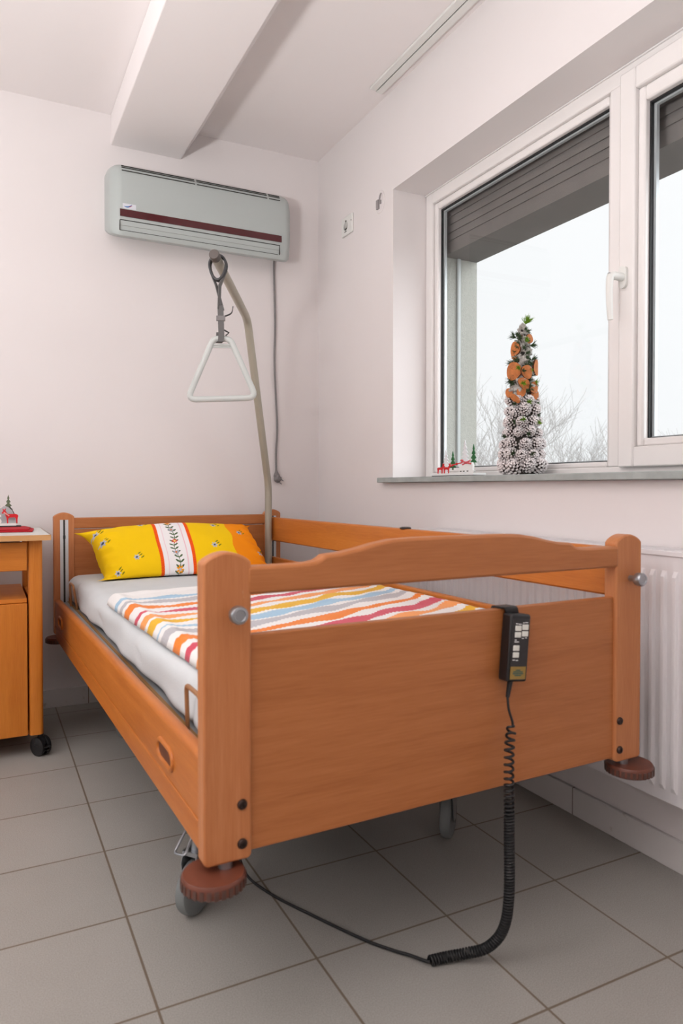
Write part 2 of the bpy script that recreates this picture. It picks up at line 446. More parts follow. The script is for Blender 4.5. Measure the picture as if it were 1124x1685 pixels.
# handle
HZ, HY, HX = 1.648, -1.905, X-.022
b = MB()
def stad(hy, hz, n=8):
    r = hy; return [(HY+r*math.cos(a), HZ-.005+(hz-r)+r*math.sin(a)) for a in [PI*k/n for k in range(n+1)]]+[(HY+r*math.cos(a), HZ-.005-(hz-r)+r*math.sin(a)) for a in [PI+PI*k/n for k in range(n+1)]]
b.prism(stad(.0145, .034), 0, HX-.011, HX)
b.tube([(HX-.011, HY, HZ-.005), (HX-.05, HY, HZ-.005)], .0125, 14)
b.tube(fillet([(HX-.045, HY, HZ-.005), (HX-.062, HY, HZ-.008), (HX-.064, HY, HZ-.06), (HX-.058, HY, HZ-.135)], .012), [.0125]*8+[.011]*5+[.009], 12) if False else None
P = smooth_path([(HX-.046, HY, HZ-.005), (HX-.060, HY, HZ-.012), (HX-.0635, HY, HZ-.05), (HX-.062, HY, HZ-.1), (HX-.058, HY, HZ-.14)], 6)
b.tube(P, [.0125-.004*i/(len(P)-1) for i in range(len(P))], 12)
hd = b.build('window_handle', M_white, win, bevel=.002)
b = MB(); b.tube([(HX-.058, HY, HZ-.004), (HX-.066, HY, HZ-.004)], .0062, 12); b.build('lock_button', M_steel, hd)
# stone sill and reveal skim
b = MB(); b.box(-.035, X+.01, -3.16, -.694, 1.021, 1.043); b.build('window_sill', M_stone, win, bevel=.003)
# thin crack of filler along the top of the frame
b = MB(); b.box(X-.006, X, WY0, WY1, WZ1-.006, WZ1-.001); b.build('frame_seal', M_reveal, win)

# window added around the left fill light, unseen, in the left wall
w2 = struct(bpy.data.objects.new('added_window', None)); COL.objects.link(w2)
b = MB()
for y0, y1 in ((-2.7, -1.47), (-1.43, -.2)):
    ring(b, RX0-.2, RX0-.13, y0, y1, .9, 2.35, (.07, .07, .07, .07))
b.build('window_frame', M_pvc, w2, bevel=.004)
b = MB(); b.box(RX0-.1, RX0+.04, -2.75, -.15, .878, .9); b.build('window_sill', M_stone, w2)

# ================================================================== BED
TH = math.radians(1.3)
BO = Vector((-.7535, -2.3, 0))
RB = Matrix.Rotation(TH, 4, 'Z')
def W(x, y, z): return tuple(BO+RB @ Vector((x, y, z)))
bed = thing('hospital_bed', 'beech wood hospital bed with slatted side rails and grey lifting pole', 'bed', tuple(BO), TH)
HW = .535                                # half width over the posts
PT = .036                                # post thickness
ZB, ZS, ZA = .358, .872, .890            # post bottom, shoulder, crown

def post(xl, y0, parent, name='post', zb=ZB, ds=0, w=.086):
    pts = [(xl+.006, zb), (xl+w-.006, zb), (xl+w, zb+.006), (xl+w, ZS+ds)]
    n = 12
    for k in range(1, n):
        t = k/n; pts.append((xl+w*(1-t), ZS+ds+(ZA-ZS)*math.sin(PI*t)**.8))
    pts += [(xl, ZS+ds), (xl, zb+.006)]
    return MB().prism(pts, 1, y0, y0+PT).build(name, M_woodz, parent, bevel=.007, seg=3)

def end_board(kind, y0):
    """footboard: open slot under a curved top rail; headboard: closed panel"""
    s = 1 if kind == 'foot' else -1
    if kind == 'foot':
        fb = MB(); fb.box(-HW+.080, HW-.080, y0+.008, y0+.028, .367, .744)
        root = fb.build('footboard', M_woodx, bed, bevel=.002)
        # curved top rail
        prof = [(0, .902), (.10, .902), (.16, .900), (.20, .894), (.235, .886), (.275, .879), (.300, .8775), (.306, .8765), (.312, .872), (.322, .867), (.338, .8645), (.36, .8635), (HW-.078, .8635)]
        up = [(-x, z) for x, z in prof[::-1]]+prof[1:]
        fine = []
        for (xa, za), (xb, zb) in zip(up, up[1:]):
            for k in range(3): fine.append((xa+(xb-xa)*k/3, za+(zb-za)*k/3))
        fine.append(up[-1])
        MB().prism([(-HW+.078, .8145), (HW-.078, .8145)]+fine[::-1], 1, y0-.001, y0+.033).build('top_rail', M_woodx, root, bevel=.006, seg=3)
    else:
        root = MB().box(-HW+.080, HW-.080, y0+.008, y0+.026, .36, .815).build('headboard', M_woodx, bed, bevel=.002)
        MB().box(-HW+.078, HW-.078, y0+.003, y0+.033, .818, .866).build('top_rail', M_woodx, root, bevel=.005, seg=3)
    for sx_ in (-1, 1):
        xl = -HW if sx_ < 0 else HW-.086
        p = post(xl, y0, root)
        xc = xl+.043
        if kind == 'foot':
            # locking knob, pointing to the foot end
            kx = -HW+.052 if sx_ < 0 else HW-.040
            MB().lathe([(.007, 0), (.007, .018), (.0145, .020), (.0155, .024), (.0155, .034), (.014, .037), (.010, .038), (.009, .0365), (.001, .0365)], 24,
                       M=rot_to((0, -1, 0)), loc=(kx, y0, .787)).build('locking_knob', M_steel, p)
            for z in (.455, .387):
                bx = xl+.086-.018 if sx_ < 0 else xl+.014
                MB().lathe([(.009, 0), (.009, .002), (.0075, .0042), (.004, .0048), (.004, .003), (.0005, .003)], 18, M=rot_to((0, -1, 0)), loc=(bx, y0, z)).build('bolt', M_bolt, p)
        else:
            # aluminium guide channel on the inner face of the head post
            b = MB(); b.box(xc-.017, xc-.004, y0-.003, y0, .42, .858); b.box(xc+.004, xc+.017, y0-.003, y0, .42, .858)
            b.mi = 1; b.box(xc-.004, xc+.004, y0-.0012, y0, .42, .858); b.mi = 2; b.box(xc-.005, xc+.005, y0-.005, y0-.003, .775, .79)
            b.build('guide_channel', [M_alu, M_dark, M_black], p)
        # bumper roller under the post
        bx = xl+.020 if sx_ < 0 else xl+.060
        d = MB(); R = .0545
        d.lathe([(.002, 0), (R*.9, 0), (R, .004), (R, .020), (R*.95, .0245), (.010, .0245)], 40, loc=(bx, y0+.010, .322))
        dd = d.build('bumper_roller', M_bump, p)
        e = MB()
        for k in range(28):
            a = 2*PI*k/28
            Mx = Matrix.Translation((bx, y0+.010, .334)) @ Matrix.Rotation(a, 4, 'Z')
            e.box(R-.001, R+.0015, -.0035, .0035, -.009, .006, Mx)
        e.build('grip_ribs', M_bumpe, dd)
        MB().tube([(xl+.043, y0+.016, .340), (xl+.043, y0+.016, ZB+.001)], .013, 12).build('roller_stem', M_steel, dd)
    return root
foot = end_board('foot', 0)
head = end_board('head', 2.165)

# lowered left rail: two boards lying one under the other, with slot grips
def rail_board(x0, x1, y0, y1, z0, z1, parent, name='rail_board', dz=0.0, rt=.011, rbm=.005):
    pr = [(x0, z0+rbm), (x0+rbm, z0), (x1-rbm, z0), (x1, z0+rbm), (x1, z1-rt)]
    for k in range(1, 6): a = PI/2*k/5; pr.append((x1-rt+rt*math.cos(a), z1-rt+rt*math.sin(a)))
    for k in range(0, 6): a = PI/2+PI/2*k/5; pr.append((x0+rt+rt*math.cos(a), z1-rt+rt*math.sin(a)))
    b = MB(); n = 24
    A = [[b.bm.verts.new((x, y0+(y1-y0)*k/n, z+dz*k/n)) for x, z in pr] for k in range(n+1)]
    m = len(pr)
    for k in range(n):
        for i in range(m): b.bm.faces.new((A[k][i], A[k][(i+1) % m], A[k+1][(i+1) % m], A[k+1][i]))
    b.bm.faces.new(A[0]); b.bm.faces.new(A[-1][::-1])
    for f in b.bm.faces: f.smooth = True
    return b.build(name, M_woody, parent)
RLx0, RLx1 = -.532, -.503
DZ = -.028                               # slight fall towards the head end
left = rail_board(RLx0, RLx1, .040, 2.158, .424, .541, bed, 'side_rail', DZ, rt=.013)
rail_board(RLx0+.002, RLx1, .040, 2.158, .366, .4215, left, 'lower_board', DZ, rt=.004)
for yc in (.262, 1.955):                   # moulded slot grips
    zc = .470+DZ*(yc-.04)/2.118
    pts = [(RLx0-.0005, yc+dy, zc+dz) for dy, dz in
           [(.026*math.cos(a)+(.032 if math.cos(a) > 0 else -.032), .019*math.sin(a)) for a in [2*PI*k/20+.05 for k in range(20)]]]
    g = MB().tube(pts, .0052, 8, closed=True).build('slot_grip', M_woody, left)
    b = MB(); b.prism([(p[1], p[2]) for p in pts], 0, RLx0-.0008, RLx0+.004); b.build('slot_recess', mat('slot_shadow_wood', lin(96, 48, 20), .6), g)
# raised right rail
RRx0, RRx1 = .470, .496
right = rail_board(RRx0, RRx1, .036, 2.156, .742, .858, bed, 'side_rail', -.006, rt=.006)
rail_board(RRx0, RRx1, .036, 2.156, .56, .655, right, 'lower_board', 0, rt=.006)
for z0, z1 in ((.745, .855), (.565, .66)):
    MB().box(RRx0-.004, RRx0+.012, 2.1555, 2.166, z0, z1).build('rail_bracket', M_black, right)
MB().box(RRx0+.004, RRx1-.004, 1.02, 1.06, .650, .745).build('rail_spacer', M_woodz, right)
MB().lathe([(.02, 0), (.02, .004), (.014, .006), (.001, .006)], 20, loc=(.483, .94, .8555)).build('rail_button', M_black, right)

# frame, platform, retainers
b = MB(); b.box(-.499, -.455, .05, 2.15, .470, .500); b.box(.43, .46, .05, 2.15, .470, .500); b.box(-.455, .43, .05, 2.15, .478, .496)
b.build('mattress_platform', M_grey, bed, bevel=.003)
b = MB(); b.box(-.482, -.474, .05, 2.15, .500, .503)
b.build('platform_edge', mat('edge_wood', lin(150, 110, 60), .6), bed)
for yc in (.22, 1.96):
    P = fillet([(-.474, yc-.05, .503), (-.489, yc-.05, .600), (-.489, yc+.045, .600), (-.486, yc+.045, .503)], .016)
    MB().tube(P, .0048, 8).build('mattress_retainer', M_brass, bed)
b = MB(); b.box(-.40, .40, .40, 1.80, .40, .455); b.box(-.33, -.27, .42, 1.78, .20, .26); b.box(.27, .33, .42, 1.78, .20, .26)
b.box(-.34, .34, .44, .50, .14, .20); b.box(-.34, .34, 1.72, 1.78, .14, .20)
b.box(-.20, -.12, .6, 1.6, .26, .42); b.box(.12, .2, .6, 1.6, .26, .42)
chs = b.build('chassis', M_chassis, bed, bevel=.004)
def bed_caster(x, y, ang):
    Mx = Matrix.Translation((x, y, 0)) @ Matrix.Rotation(ang, 4, 'Z')
    R = .0625
    b = MB(); prof = [(R*.55, -.013), (R*.86, -.015), (R*.97, -.012), (R, -.005), (R, .005), (R*.97, .012), (R*.86, .015), (R*.55, .013)]
    Q = Matrix.Rotation(PI/2, 4, 'Y')
    b.lathe(prof, 32, M=(Mx.to_3x3() @ Q.to_3x3()), loc=(x, y, R))
    c = b.build('caster', M_tyre, bed)
    b = MB()
    b.lathe([(.002, -.011), (.03, -.011), (R*.57, -.009), (R*.57, .009), (.03, .011), (.002, .011)], 24, M=(Mx.to_3x3() @ Q.to_3x3()), loc=(x, y, R))
    b.build('wheel_hub', mat('pale_hub', lin(150, 152, 150), .5), c)
    b = MB()
    for sx_ in (-1, 1):
        b.prism([(-.014, R-.012), (.014, R-.012), (.03, .125), (.02, .150), (-.03, .150), (-.03, .125)], 0, sx_*.019-.0015, sx_*.019+.0015, Mx)
    b.box(-.022, .022, -.03, .02, .140, .150, Mx)
    b.tube([Mx @ Vector((0, -.005, .15)), Mx @ Vector((0, -.005, .2))], .012, 12)
    b.build('caster_fork', M_steel, c)
    b = MB(); P = fillet([(-.012, .02, .200), (-.015, .060, .165), (.015, .060, .165), (.012, .02, .200)], .008)
    b.tube([Mx @ p for p in P], .003, 8); b.build('brake_pedal', M_steel, c)
    return c
CX1, CX2 = -.325, .335
bed_caster(-.410, .475, math.radians(128)); bed_caster(CX2, .49, math.radians(-48))
bed_caster(CX1, 1.76, math.radians(12)); bed_caster(CX2, 1.76, math.radians(-15))
for x, y in ((-.395, .47), (CX1, 1.765), (CX2, .47), (CX2, 1.765)):
        b = MB(); b.box(x-.025, x+.025, y-.03, y+.03, .185, .215)
        b.build('caster_arm', M_chassis, chs, bevel=.003)
# power cable going down from the chassis is part of the handset; lifting pole with cranked arm:
def loc_of(wx, wy, wz):
    v = RB.inverted() @ (Vector((wx, wy, wz))-BO); return tuple(v)
PP = [(-.357, -.185, .42), (-.357, -.185, 1.01), (-.578, -.511, 1.732), (-.882, -1.028, 1.818)]
P = fillet([loc_of(*p) for p in PP], .055, 8)
pole = MB().tube(P, .0172, 18).build('lifting_pole', M_pole, bed)
dT = (Vector(P[-1])-Vector(P[-2])).normalized(); T = Vector(P[-1])
MB().lathe([(.0185, -.028), (.0185, -.002), (.017, .002), (.002, .0025)], 20, M=rot_to(dT), loc=T).build('end_cap', mat('ribbed_cap', lin(92, 84, 80), .6, bump=.4, bscale=300), pole)
q = T-dT*.10
MB().tube([q+Vector((0, 0, .012)), q+Vector((0, 0, .045))], .0042, 10).build('stop_pin', M_steel, pole)

# ================================================================== TRAPEZE HANDLE
tw = BO+RB @ T                            # pole tip in the world
dW = (RB.to_3x3() @ dT)
hang = tw-dW*.062
trz = thing('trapeze_handle', 'pale grey triangular grab handle hanging on a strap from lifting pole', 'grab handle', tuple(hang))
hd_dir = Vector((.945, -.325, 0))         # along the handle's bottom bar
c0 = Vector((.012, -.005, 0))
def hp(u, z): return c0+hd_dir*u+Vector((0, 0, z-hang.z))
ZT, ZBm = 1.535, 1.318
tri = [hp(-.030, ZT), hp(.030, ZT), hp(.123, ZBm+.007), hp(-.123, ZBm-.004)]
P = []
for i, p in enumerate(tri):
    r = .02 if i < 2 else .034
    a = (tri[i-1]-p).normalized(); c = (tri[(i+1) % 4]-p).normalized()
    for k in range(7):
        t = k/6; P.append((p+a*r)*(1-t)**2+p*2*t*(1-t)+(p+c*r)*t*t)
P2 = []
for i, p in enumerate(P):
    n_ = P[(i+1) % len(P)]; P2.append(p)
    if (n_-p).length > .03: P2 += [p.lerp(n_, t) for t in (.25, .5, .75)]
M_hdl = mat('handle_plastic', lin(190, 194, 191), .4)
hnd = MB().tube(P2, .0108, 14, closed=True).build('handle', M_hdl, trz)
b = MB(); b.tube([hp(-.036, ZT-.022), hp(.036, ZT-.022)], .0045, 10); b.tube([hp(-.040, ZT-.030), hp(.040, ZT-.030)], .0035, 8)
b.build('crossbar', M_hdl, hnd)
# black loop round the pole
u_ = dW.cross(Vector((0, 0, 1))).normalized(); v_ = Vector((0, 0, 1))
P = []
for k in range(24):
    a = 2*PI*k/24+.01
    rr = .030 if math.sin(a) > -.2 else .030+.02*(-math.sin(a)-.2)
    P.append(u_*math.cos(a)*.030+v_*(math.sin(a)*rr*1.15-.012)+dW*.0)
loop = MB()
for dx in (-.008, -.004, 0, .004, .008): loop.tube([p+dW*dx for p in P], .0045, 8, closed=True)
loop.build('pole_loop', mat('loop_plastic', lin(60, 60, 62), .5), trz)
# webbing strap, two sides meeting then one broad band with adjuster buckle
def band(b, pts, w, t, side):
    pts = [Vector(p) for p in pts]; side = Vector(side).normalized()
    rows = []
    for i, p in enumerate(pts):
        d = (pts[min(i+1, len(pts)-1)]-pts[max(i-1, 0)]).normalized(); nrm = d.cross(side).normalized()
        rows.append([b.bm.verts.new(p+side*sx_*w/2+nrm*sn*t/2) for sx_, sn in ((-1, -1), (1, -1), (1, 1), (-1, 1))])
    for A, B in zip(rows, rows[1:]):
        for k in range(4): b.bm.faces.new((A[k], A[(k+1) % 4], B[(k+1) % 4], B[k]))
    b.bm.faces.new(rows[0][::-1]); b.bm.faces.new(rows[-1])
    return b
zl = lambda z: z-hang.z
b = MB()
band(b, [u_*-.026+Vector((0, 0, -.035)), u_*-.006+Vector((0, 0, -.085)), c0*.5+Vector((-.004, 0, zl(1.64)))], .014, .003, dW+u_*.6)
band(b, [u_*.026+Vector((0, 0, -.035)), u_*.006+Vector((0, 0, -.085)), c0*.5+Vector((.010, 0, zl(1.64)))], .014, .003, dW+u_*.6)
band(b, [c0*.6+Vector((0, 0, zl(1.655))), c0*.9+Vector((-.004, -.006, zl(1.60))), c0+Vector((-.006, -.013, zl(1.548))), c0+Vector((-.008, -.013, zl(1.523))), c0+Vector((-.008, .012, zl(1.522))), c0+Vector((-.006, .013, zl(1.56)))], .021, .003, hd_dir)
b.build('strap', M_strap, trz)
b = MB(); P = smooth_path([c0*.8+Vector((.010, -.004, zl(1.615))), c0+Vector((.032, -.01, zl(1.628))), c0+Vector((.038, -.012, zl(1.652)))], 5)
band(b, P, .012, .003, Vector((.3, 1, 0)))
b.build('strap_tail', mat('dark_strap', lin(62, 60, 60), .8), trz); b = MB()
band(b, [c0+Vector((.006, -.01, zl(1.565))), c0+Vector((.022, -.014, zl(1.556))), c0+Vector((.010, -.014, zl(1.545)))], .014, .003, Vector((.3, 1, 0)))
b.build('strap_tail', mat('dark_strap', lin(62, 60, 60), .8), trz)
b = MB(); b.box(-.016, .016, -.006, .006, -.009, .009, Matrix.Translation(c0*.75+Vector((-.002, -.004, zl(1.607)))) @ Matrix.Rotation(-.33, 4, 'Z'))
b.build('buckle', M_cord, trz, bevel=.002)

# ================================================================== MATTRESS
def mattress():
    x0, x1, y0, y1, z0, z1 = -.478, .452, .045, 2.155, .504, .618
    t = thing('mattress', 'mattress in a fitted white sheet lying on the hospital bed', 'mattress', W(0, 0, 0), TH)
    nx, ny, nz = 50, 110, 9
    def rnd(x, y, z):
        r = .042
        cx = min(max(x, x0+r), x1-r); cy = min(max(y, y0+r), y1-r); cz = min(max(z, z0+r*.5), z1-r)
        v = Vector((x-cx, y-cy, z-cz))
        if v.length > 1e-6:
            v.normalize(); p = Vector((cx, cy, cz))+Vector((v.x*r, v.y*r, v.z*(r if z > (z0+z1)/2 else r*.5)))
        else: p = Vector((x, y, z))
        # soft folds in the sheet
        side = max(0, (x0+.05-x)/.05) if x < x0+.05 else 0
        p.x += side*(.0045*math.sin(y*9+z*30)+.003*math.sin(y*23+1.3))
        p.x -= side*.006*math.exp(-((y-.27)/.03)**2)*0
        p.z += .0015*math.sin(x*11+y*5)+.001*math.sin(y*17-x*7)
        # pulled-in folds at the two retainers
        for yc in (.22, 1.96):
            p.x += side*.010*math.exp(-((y-yc-.055)/.014)**2)
            p.x += side*.010*math.exp(-((y-yc+.05)/.014)**2)
        for yc, zc in ((.75, .56), (1.35, .55)):
            p.x += side*.007*math.exp(-((y-yc)/.05)**2-((z-zc-.15*(y-yc))/.012)**2)
        return p
    b = MB(); L = lambda a, c, n: [a+(c-a)*k/(n-1) for k in range(n)]
    Xs, Ys, Zs = L(x0, x1, nx), L(y0, y1, ny), L(z0, z1, nz)
    cache = {}
    def V(i, j, k):
        key = (i, j, k)
        if key not in cache: cache[key] = b.bm.verts.new(rnd(Xs[i], Ys[j], Zs[k]))
        return cache[key]
    F = lambda *q: b.bm.faces.new([V(*p) for p in q])
    for i in range(nx-1):
        for j in range(ny-1):
            F((i,j,nz-1),(i+1,j,nz-1),(i+1,j+1,nz-1),(i,j+1,nz-1)); F((i,j,0),(i,j+1,0),(i+1,j+1,0),(i+1,j,0))
        for k in range(nz-1):
            F((i,0,k),(i+1,0,k),(i+1,0,k+1),(i,0,k+1)); F((i,ny-1,k),(i,ny-1,k+1),(i+1,ny-1,k+1),(i+1,ny-1,k))
    for j in range(ny-1):
        for k in range(nz-1):
            F((0,j,k),(0,j,k+1),(0,j+1,k+1),(0,j+1,k)); F((nx-1,j,k),(nx-1,j+1,k),(nx-1,j+1,k+1),(nx-1,j,k+1))
    for f in b.bm.faces: f.smooth = True
    b.build('fitted_sheet', M_sheet, t)
    return t
mattress()

# ================================================================== QUILT (striped towelling blanket)
C_WH = np.array(lin(236, 234, 232)[:3])
STR = [('orange', 0.00, lin(238, 128, 22)), ('raspberry', -.095, lin(206, 70, 92)), ('apricot', -.178, lin(244, 158, 84)),
       ('mustard', -.258, lin(232, 178, 14)), ('blue', -.335, lin(160, 196, 220)), ('grey', -.402, lin(186, 184, 188))]
def np_noise(x, seed, f):
    r = np.random.RandomState(seed); ph = r.rand(6)*6.28; am = r.rand(6)
    return sum(am[k]*np.sin(x*f*(k+1)*.7+ph[k]) for k in range(6))/3.0
def quilt():
    nu, nv = 330, 400
    qx0, qx1, qy0, qy1 = -.474, .440, .070, 1.250
    u = np.linspace(0, 1, nu)[:, None]*np.ones((1, nv)); v = np.ones((nu, 1))*np.linspace(0, 1, nv)[None, :]
    x = qx0+(qx1-qx0)*u
    head_edge = qy1+.055*np.minimum(1, u*2.6)-.02*u          # head edge not quite square
    y = qy0+(head_edge-qy0)*v
    x = x+.005*np_noise(y, 3, 5)*(1-u)+.018*(1-u)*(1-v)
    d = np.minimum(np.minimum((x-x[0:1, :]), (x[-1:, :]-x)), np.minimum(y-qy0, head_edge-y))
    t = np.clip(d/.022, 0, 1)
    edge = np.sqrt(np.clip(1-(1-t)**2, 0, 1))
    bulge = .007*np.exp(-((d-.03)/.02)**2)
    base = .624-.010*np.clip((-.440-x)/.04, 0, 1)**2
    z = base+.026*edge+bulge+.0025*np_noise(x*1.3+y, 5, 9)*t+.002*np_noise(y*1.7-x, 9, 14)*t
    wave = np.interp(x, [-.5, -.25, .04, .40], [0, .03, .15, .295])+.010*np_noise(x, 11, 8)
    s0 = y-.44-wave
    col = np.ones((nu, nv, 3))*C_WH
    for idx, (nm, off, c) in enumerate(STR):
        for rep in (-2, -1, 0, 1, 2, 3):
            cen = off+.492*rep+.015*np_noise(x, 20+idx*7+rep, 9)
            if float(np.mean(cen)) > .69: continue
            wd = .024*(1+.8*np_noise(x, 50+idx*5+rep, 7))
            jag = .003*np.sign(np.sin(x*420))*np.clip(np.abs(np.sin(x*420)), 0, 1)
            col[np.abs(s0-cen+jag) < np.clip(wd, .003, .036)] = c[:3]
    V = np.stack([x, y, z], -1).reshape(-1, 3)
    idx = np.arange(nu*nv).reshape(nu, nv)
    F = np.stack([idx[:-1, :-1], idx[1:, :-1], idx[1:, 1:], idx[:-1, 1:]], -1).reshape(-1, 4)
    me = bpy.data.meshes.new('striped_blanket'); me.from_pydata(V.tolist(), [], F.tolist()); me.update()
    ca = me.color_attributes.new('Col', 'FLOAT_COLOR', 'POINT')
    ca.data.foreach_set('color', np.concatenate([col.reshape(-1, 3), np.ones((nu*nv, 1))], 1).astype(np.float32).ravel())
    for p in me.polygons: p.use_smooth = True
    me.materials.append(vcol_mat('striped_towelling', .95, .5, 330, .2))
    o = bpy.data.objects.new('striped_blanket', me); COL.objects.link(o)
    o.location = W(0, 0, 0); o.rotation_euler = (0, 0, TH)
    sd = o.modifiers.new('thickness', 'SOLIDIFY'); sd.thickness = .004; sd.offset = -1
    tag(o, 'white blanket with wavy orange, red, yellow, blue and grey stripes on the mattress', 'blanket')
quilt()

# ================================================================== PILLOW
def pillow():
    nu, nv = 420, 190
    Wd, Hh, Tk = .435, .182, .090
    a = np.linspace(-1, 1, nu)[:, None]*np.ones((1, nv)); c = np.ones((nu, 1))*np.linspace(-1, 1, nv)[None, :]
    def surf(sgn):
        pin_x = 1-.17*(1-np.abs(c)**4); pin_v = 1-.13*(1-np.abs(a)**6)
        X = Wd*a*np.where(np.abs(a) > .6, 1-(1-pin_x)*((np.abs(a)-.6)/.4)**2, 1); Y = Hh*c*np.where(np.abs(c) > .5, 1-(1-pin_v)*((np.abs(c)-.5)/.5)**2, 1)
        th = Tk*np.clip(1-np.abs(a)**5, 0, 1)**.7*np.clip(1-np.abs(c)**2.6, 0, 1)**.6
        th = th*(1+.05*np.sin(7*a+2*c)+.04*np.sin(4*a-5*c))+.003*np.sin(31*a+9*c)*np.abs(a)**2*(1-np.abs(a)**8)
        # radiating gathers near the left end
        th = th+.006*np.sin(26*c+6*a)*np.clip((np.abs(a)-.62)/.3, 0, 1)*np.clip(1-np.abs(a)**10, 0, 1)
        return X, Y, th*sgn
    # colours by (X along, c up)
    X, Y, _ = surf(1)
    yel = np.array(lin(240, 196, 10)[:3]); org = np.array(lin(242, 140, 12)[:3])
    col = np.ones((nu, nv, 3))*yel
    mm = X; cy = Y
    col[mm > .212+.006*np.sin(9*c)] = org
    bl, br = -.128, .024                        # white ribbon
    band_ = (mm > bl) & (mm < br)
    col[band_] = lin(236, 232, 232)[:3]
    for e0, e1 in ((bl, bl+.013), (br-.013, br)):
        k = (mm > e0) & (mm < e1)
        chk = (np.floor(mm/.0032)+np.floor(cy/.0045)) % 2
        col[k] = lin(238, 104, 20)[:3]; col[k & (chk > 0)] = lin(226, 60, 26)[:3]
    for xx in (bl+.034, br-.034):
        col[np.abs(mm-xx) < .0016] = lin(232, 186, 196)[:3]
    # vine along the ribbon
    vc = -.052+.007*np.sin(cy*42)
    col[(np.abs(mm-vc) < .0017)] = lin(86, 108, 66)[:3]
    for k in range(-9, 10):
        y0 = k*.0215; x0 = -.052+.007*math.sin(y0*42)
        for sgn in (-1, 1):
            dx = (mm-(x0+sgn*.010))*sgn; dy = cy-(y0+.006)
            p = dx*.8+dy*.6; q = -dx*.6+dy*.8
            col[(p/.0105)**2+(q/.0038)**2 < 1] = lin(74, 98, 62)[:3]
    def flower(fx, fy, r, cp, cc, n=6):
        dx = mm-fx; dy = cy-fy; rr = np.sqrt(dx*dx+dy*dy); an = np.arctan2(dy, dx)
        col[rr < r*(.74+.26*np.cos(n*an))] = cp[:3]; col[rr < r*.32] = cc[:3]
    GR = lin(176, 182, 196); DG = lin(70, 80, 98)
    for fy, cp, cc in ((-.135, lin(240, 156, 20), lin(190, 190, 196)), (-.060, lin(178, 178, 192), lin(206, 120, 60)), (.005, lin(216, 66, 44), lin(240, 220, 120)), (.075, lin(170, 176, 184), lin(214, 120, 60)), (.125, lin(240, 156, 20), lin(200, 90, 40))):
        flower(-.052+.007*math.sin(fy*42), fy, .017 if fy < -.1 else .0145, cp, cc, 7)
    for fx, fy in ((-.225, -.075), (-.345, .035), (-.36, .115), (-.175, .130), (.118, -.035), (.150, .110), (.265, .05), (.335, -.06), (.15, -.14), (-.32, -.13)):
        for lx, ly in ((.018, .010), (.024, -.002), (.014, .020)):
            dx = mm-fx-lx; dy = cy-fy-ly
            col[((dx*.8+dy*.6)/.0085)**2+((-dx*.6+dy*.8)/.0028)**2 < 1] = lin(120, 118, 24)[:3]
        flower(fx, fy, .0150, GR, DG, 6)
    # lean against the headboard
    cen = Vector((-.020, 1.975, .702)); al = math.radians(43)
    Vv = Vector((0, math.cos(al), math.sin(al))); Nn = Vector((0, -math.sin(al), math.cos(al)))
    verts = []; cols = []; faces = []
    rz = math.radians(-1.5)
    for si, sgn in enumerate((1, -1)):
        X, Y, T_ = surf(sgn)
        px = cen.x+X; sag = -.012*np.abs(X/Wd)**2
        # left end slumps: the lower left corner is tucked in, the upper one sticks out flat
        lf = np.clip((-X-.22)/.22, 0, 1)
        px = px+.045*lf*np.clip((.2-c)/1.2, 0, 1)
        px = px-.010*lf*np.clip(c, 0, 1)
        py = cen.y+Y*Vv.y+T_*Nn.y; pz = cen.z+Y*Vv.z+T_*Nn.z+sag
        rf = np.clip((X-.2)/.22, 0, 1); px = px-.065*rf*np.clip((c+.3)/1.3, 0, 1)
        py = py-.03*lf*np.clip(c, 0, 1); pz = pz-.012*lf*np.clip(c, 0, 1)
        fl = .620
        pz = np.where(pz < fl+.03, fl+.03*np.exp((pz-fl-.03)/.03), pz)
        py = np.minimum(py, 2.163)
        o0 = si*nu*nv
        verts += np.stack([px, py, pz], -1).reshape(-1, 3).tolist(); cols.append(col.reshape(-1, 3))
        idx = np.arange(nu*nv).reshape(nu, nv)+o0
        F = np.stack([idx[:-1, :-1], idx[1:, :-1], idx[1:, 1:], idx[:-1, 1:]], -1).reshape(-1, 4)
        if sgn < 0: F = F[:, ::-1]
        faces += F.tolist()
    me = bpy.data.meshes.new('pillow'); me.from_pydata(verts, [], faces); me.update()
    ca = me.color_attributes.new('Col', 'FLOAT_COLOR', 'POINT')
    cc = np.concatenate(cols); ca.data.foreach_set('color', np.concatenate([cc, np.ones((len(cc), 1))], 1).astype(np.float32).ravel())
    for p in me.polygons: p.use_smooth = True
    me.materials.append(vcol_mat('pillow_cotton', .85, .12, 500))
    o = bpy.data.objects.new('pillow', me); COL.objects.link(o)
    o.location = W(0, 0, 0); o.rotation_euler = (0, 0, TH)
    tag(o, 'yellow pillow with white flowered ribbon and orange end leaning on headboard', 'pillow')
pillow()

# ================================================================== HANDSET
hs = thing('remote_handset', 'black bed remote with white buttons hooked over the footboard, coiled cord', 'remote control', W(.124, -.014, .590), TH)
ROLL = Matrix.Rotation(math.radians(6.5), 4, 'Y') @ Matrix.Rotation(math.radians(-1.5), 4, 'X')
b = MB(); b.box(-.027, .027, -.014, .016, .006, .146, ROLL)
body = b.build('handset_body', M_black, hs, bevel=.005, seg=3)
b = MB(); b.box(-.0225, .0225, -.0152, -.0138, .032, .136, ROLL); b.build('keypad', mat('keypad_film', lin(30, 27, 28), .3), body, bevel=.001)
for (bx, bz) in ((-.0085, .117), (.0105, .1195), (-.0085, .1035), (.0105, .106), (-.0105, .076), (-.0105, .062)):
    MB().box(bx-.0082, bx+.0082, -.0172, -.0150, bz-.0056, bz+.0056, ROLL).build('button', mat('button_white', lin(222, 222, 214), .4), body, bevel=.0015)
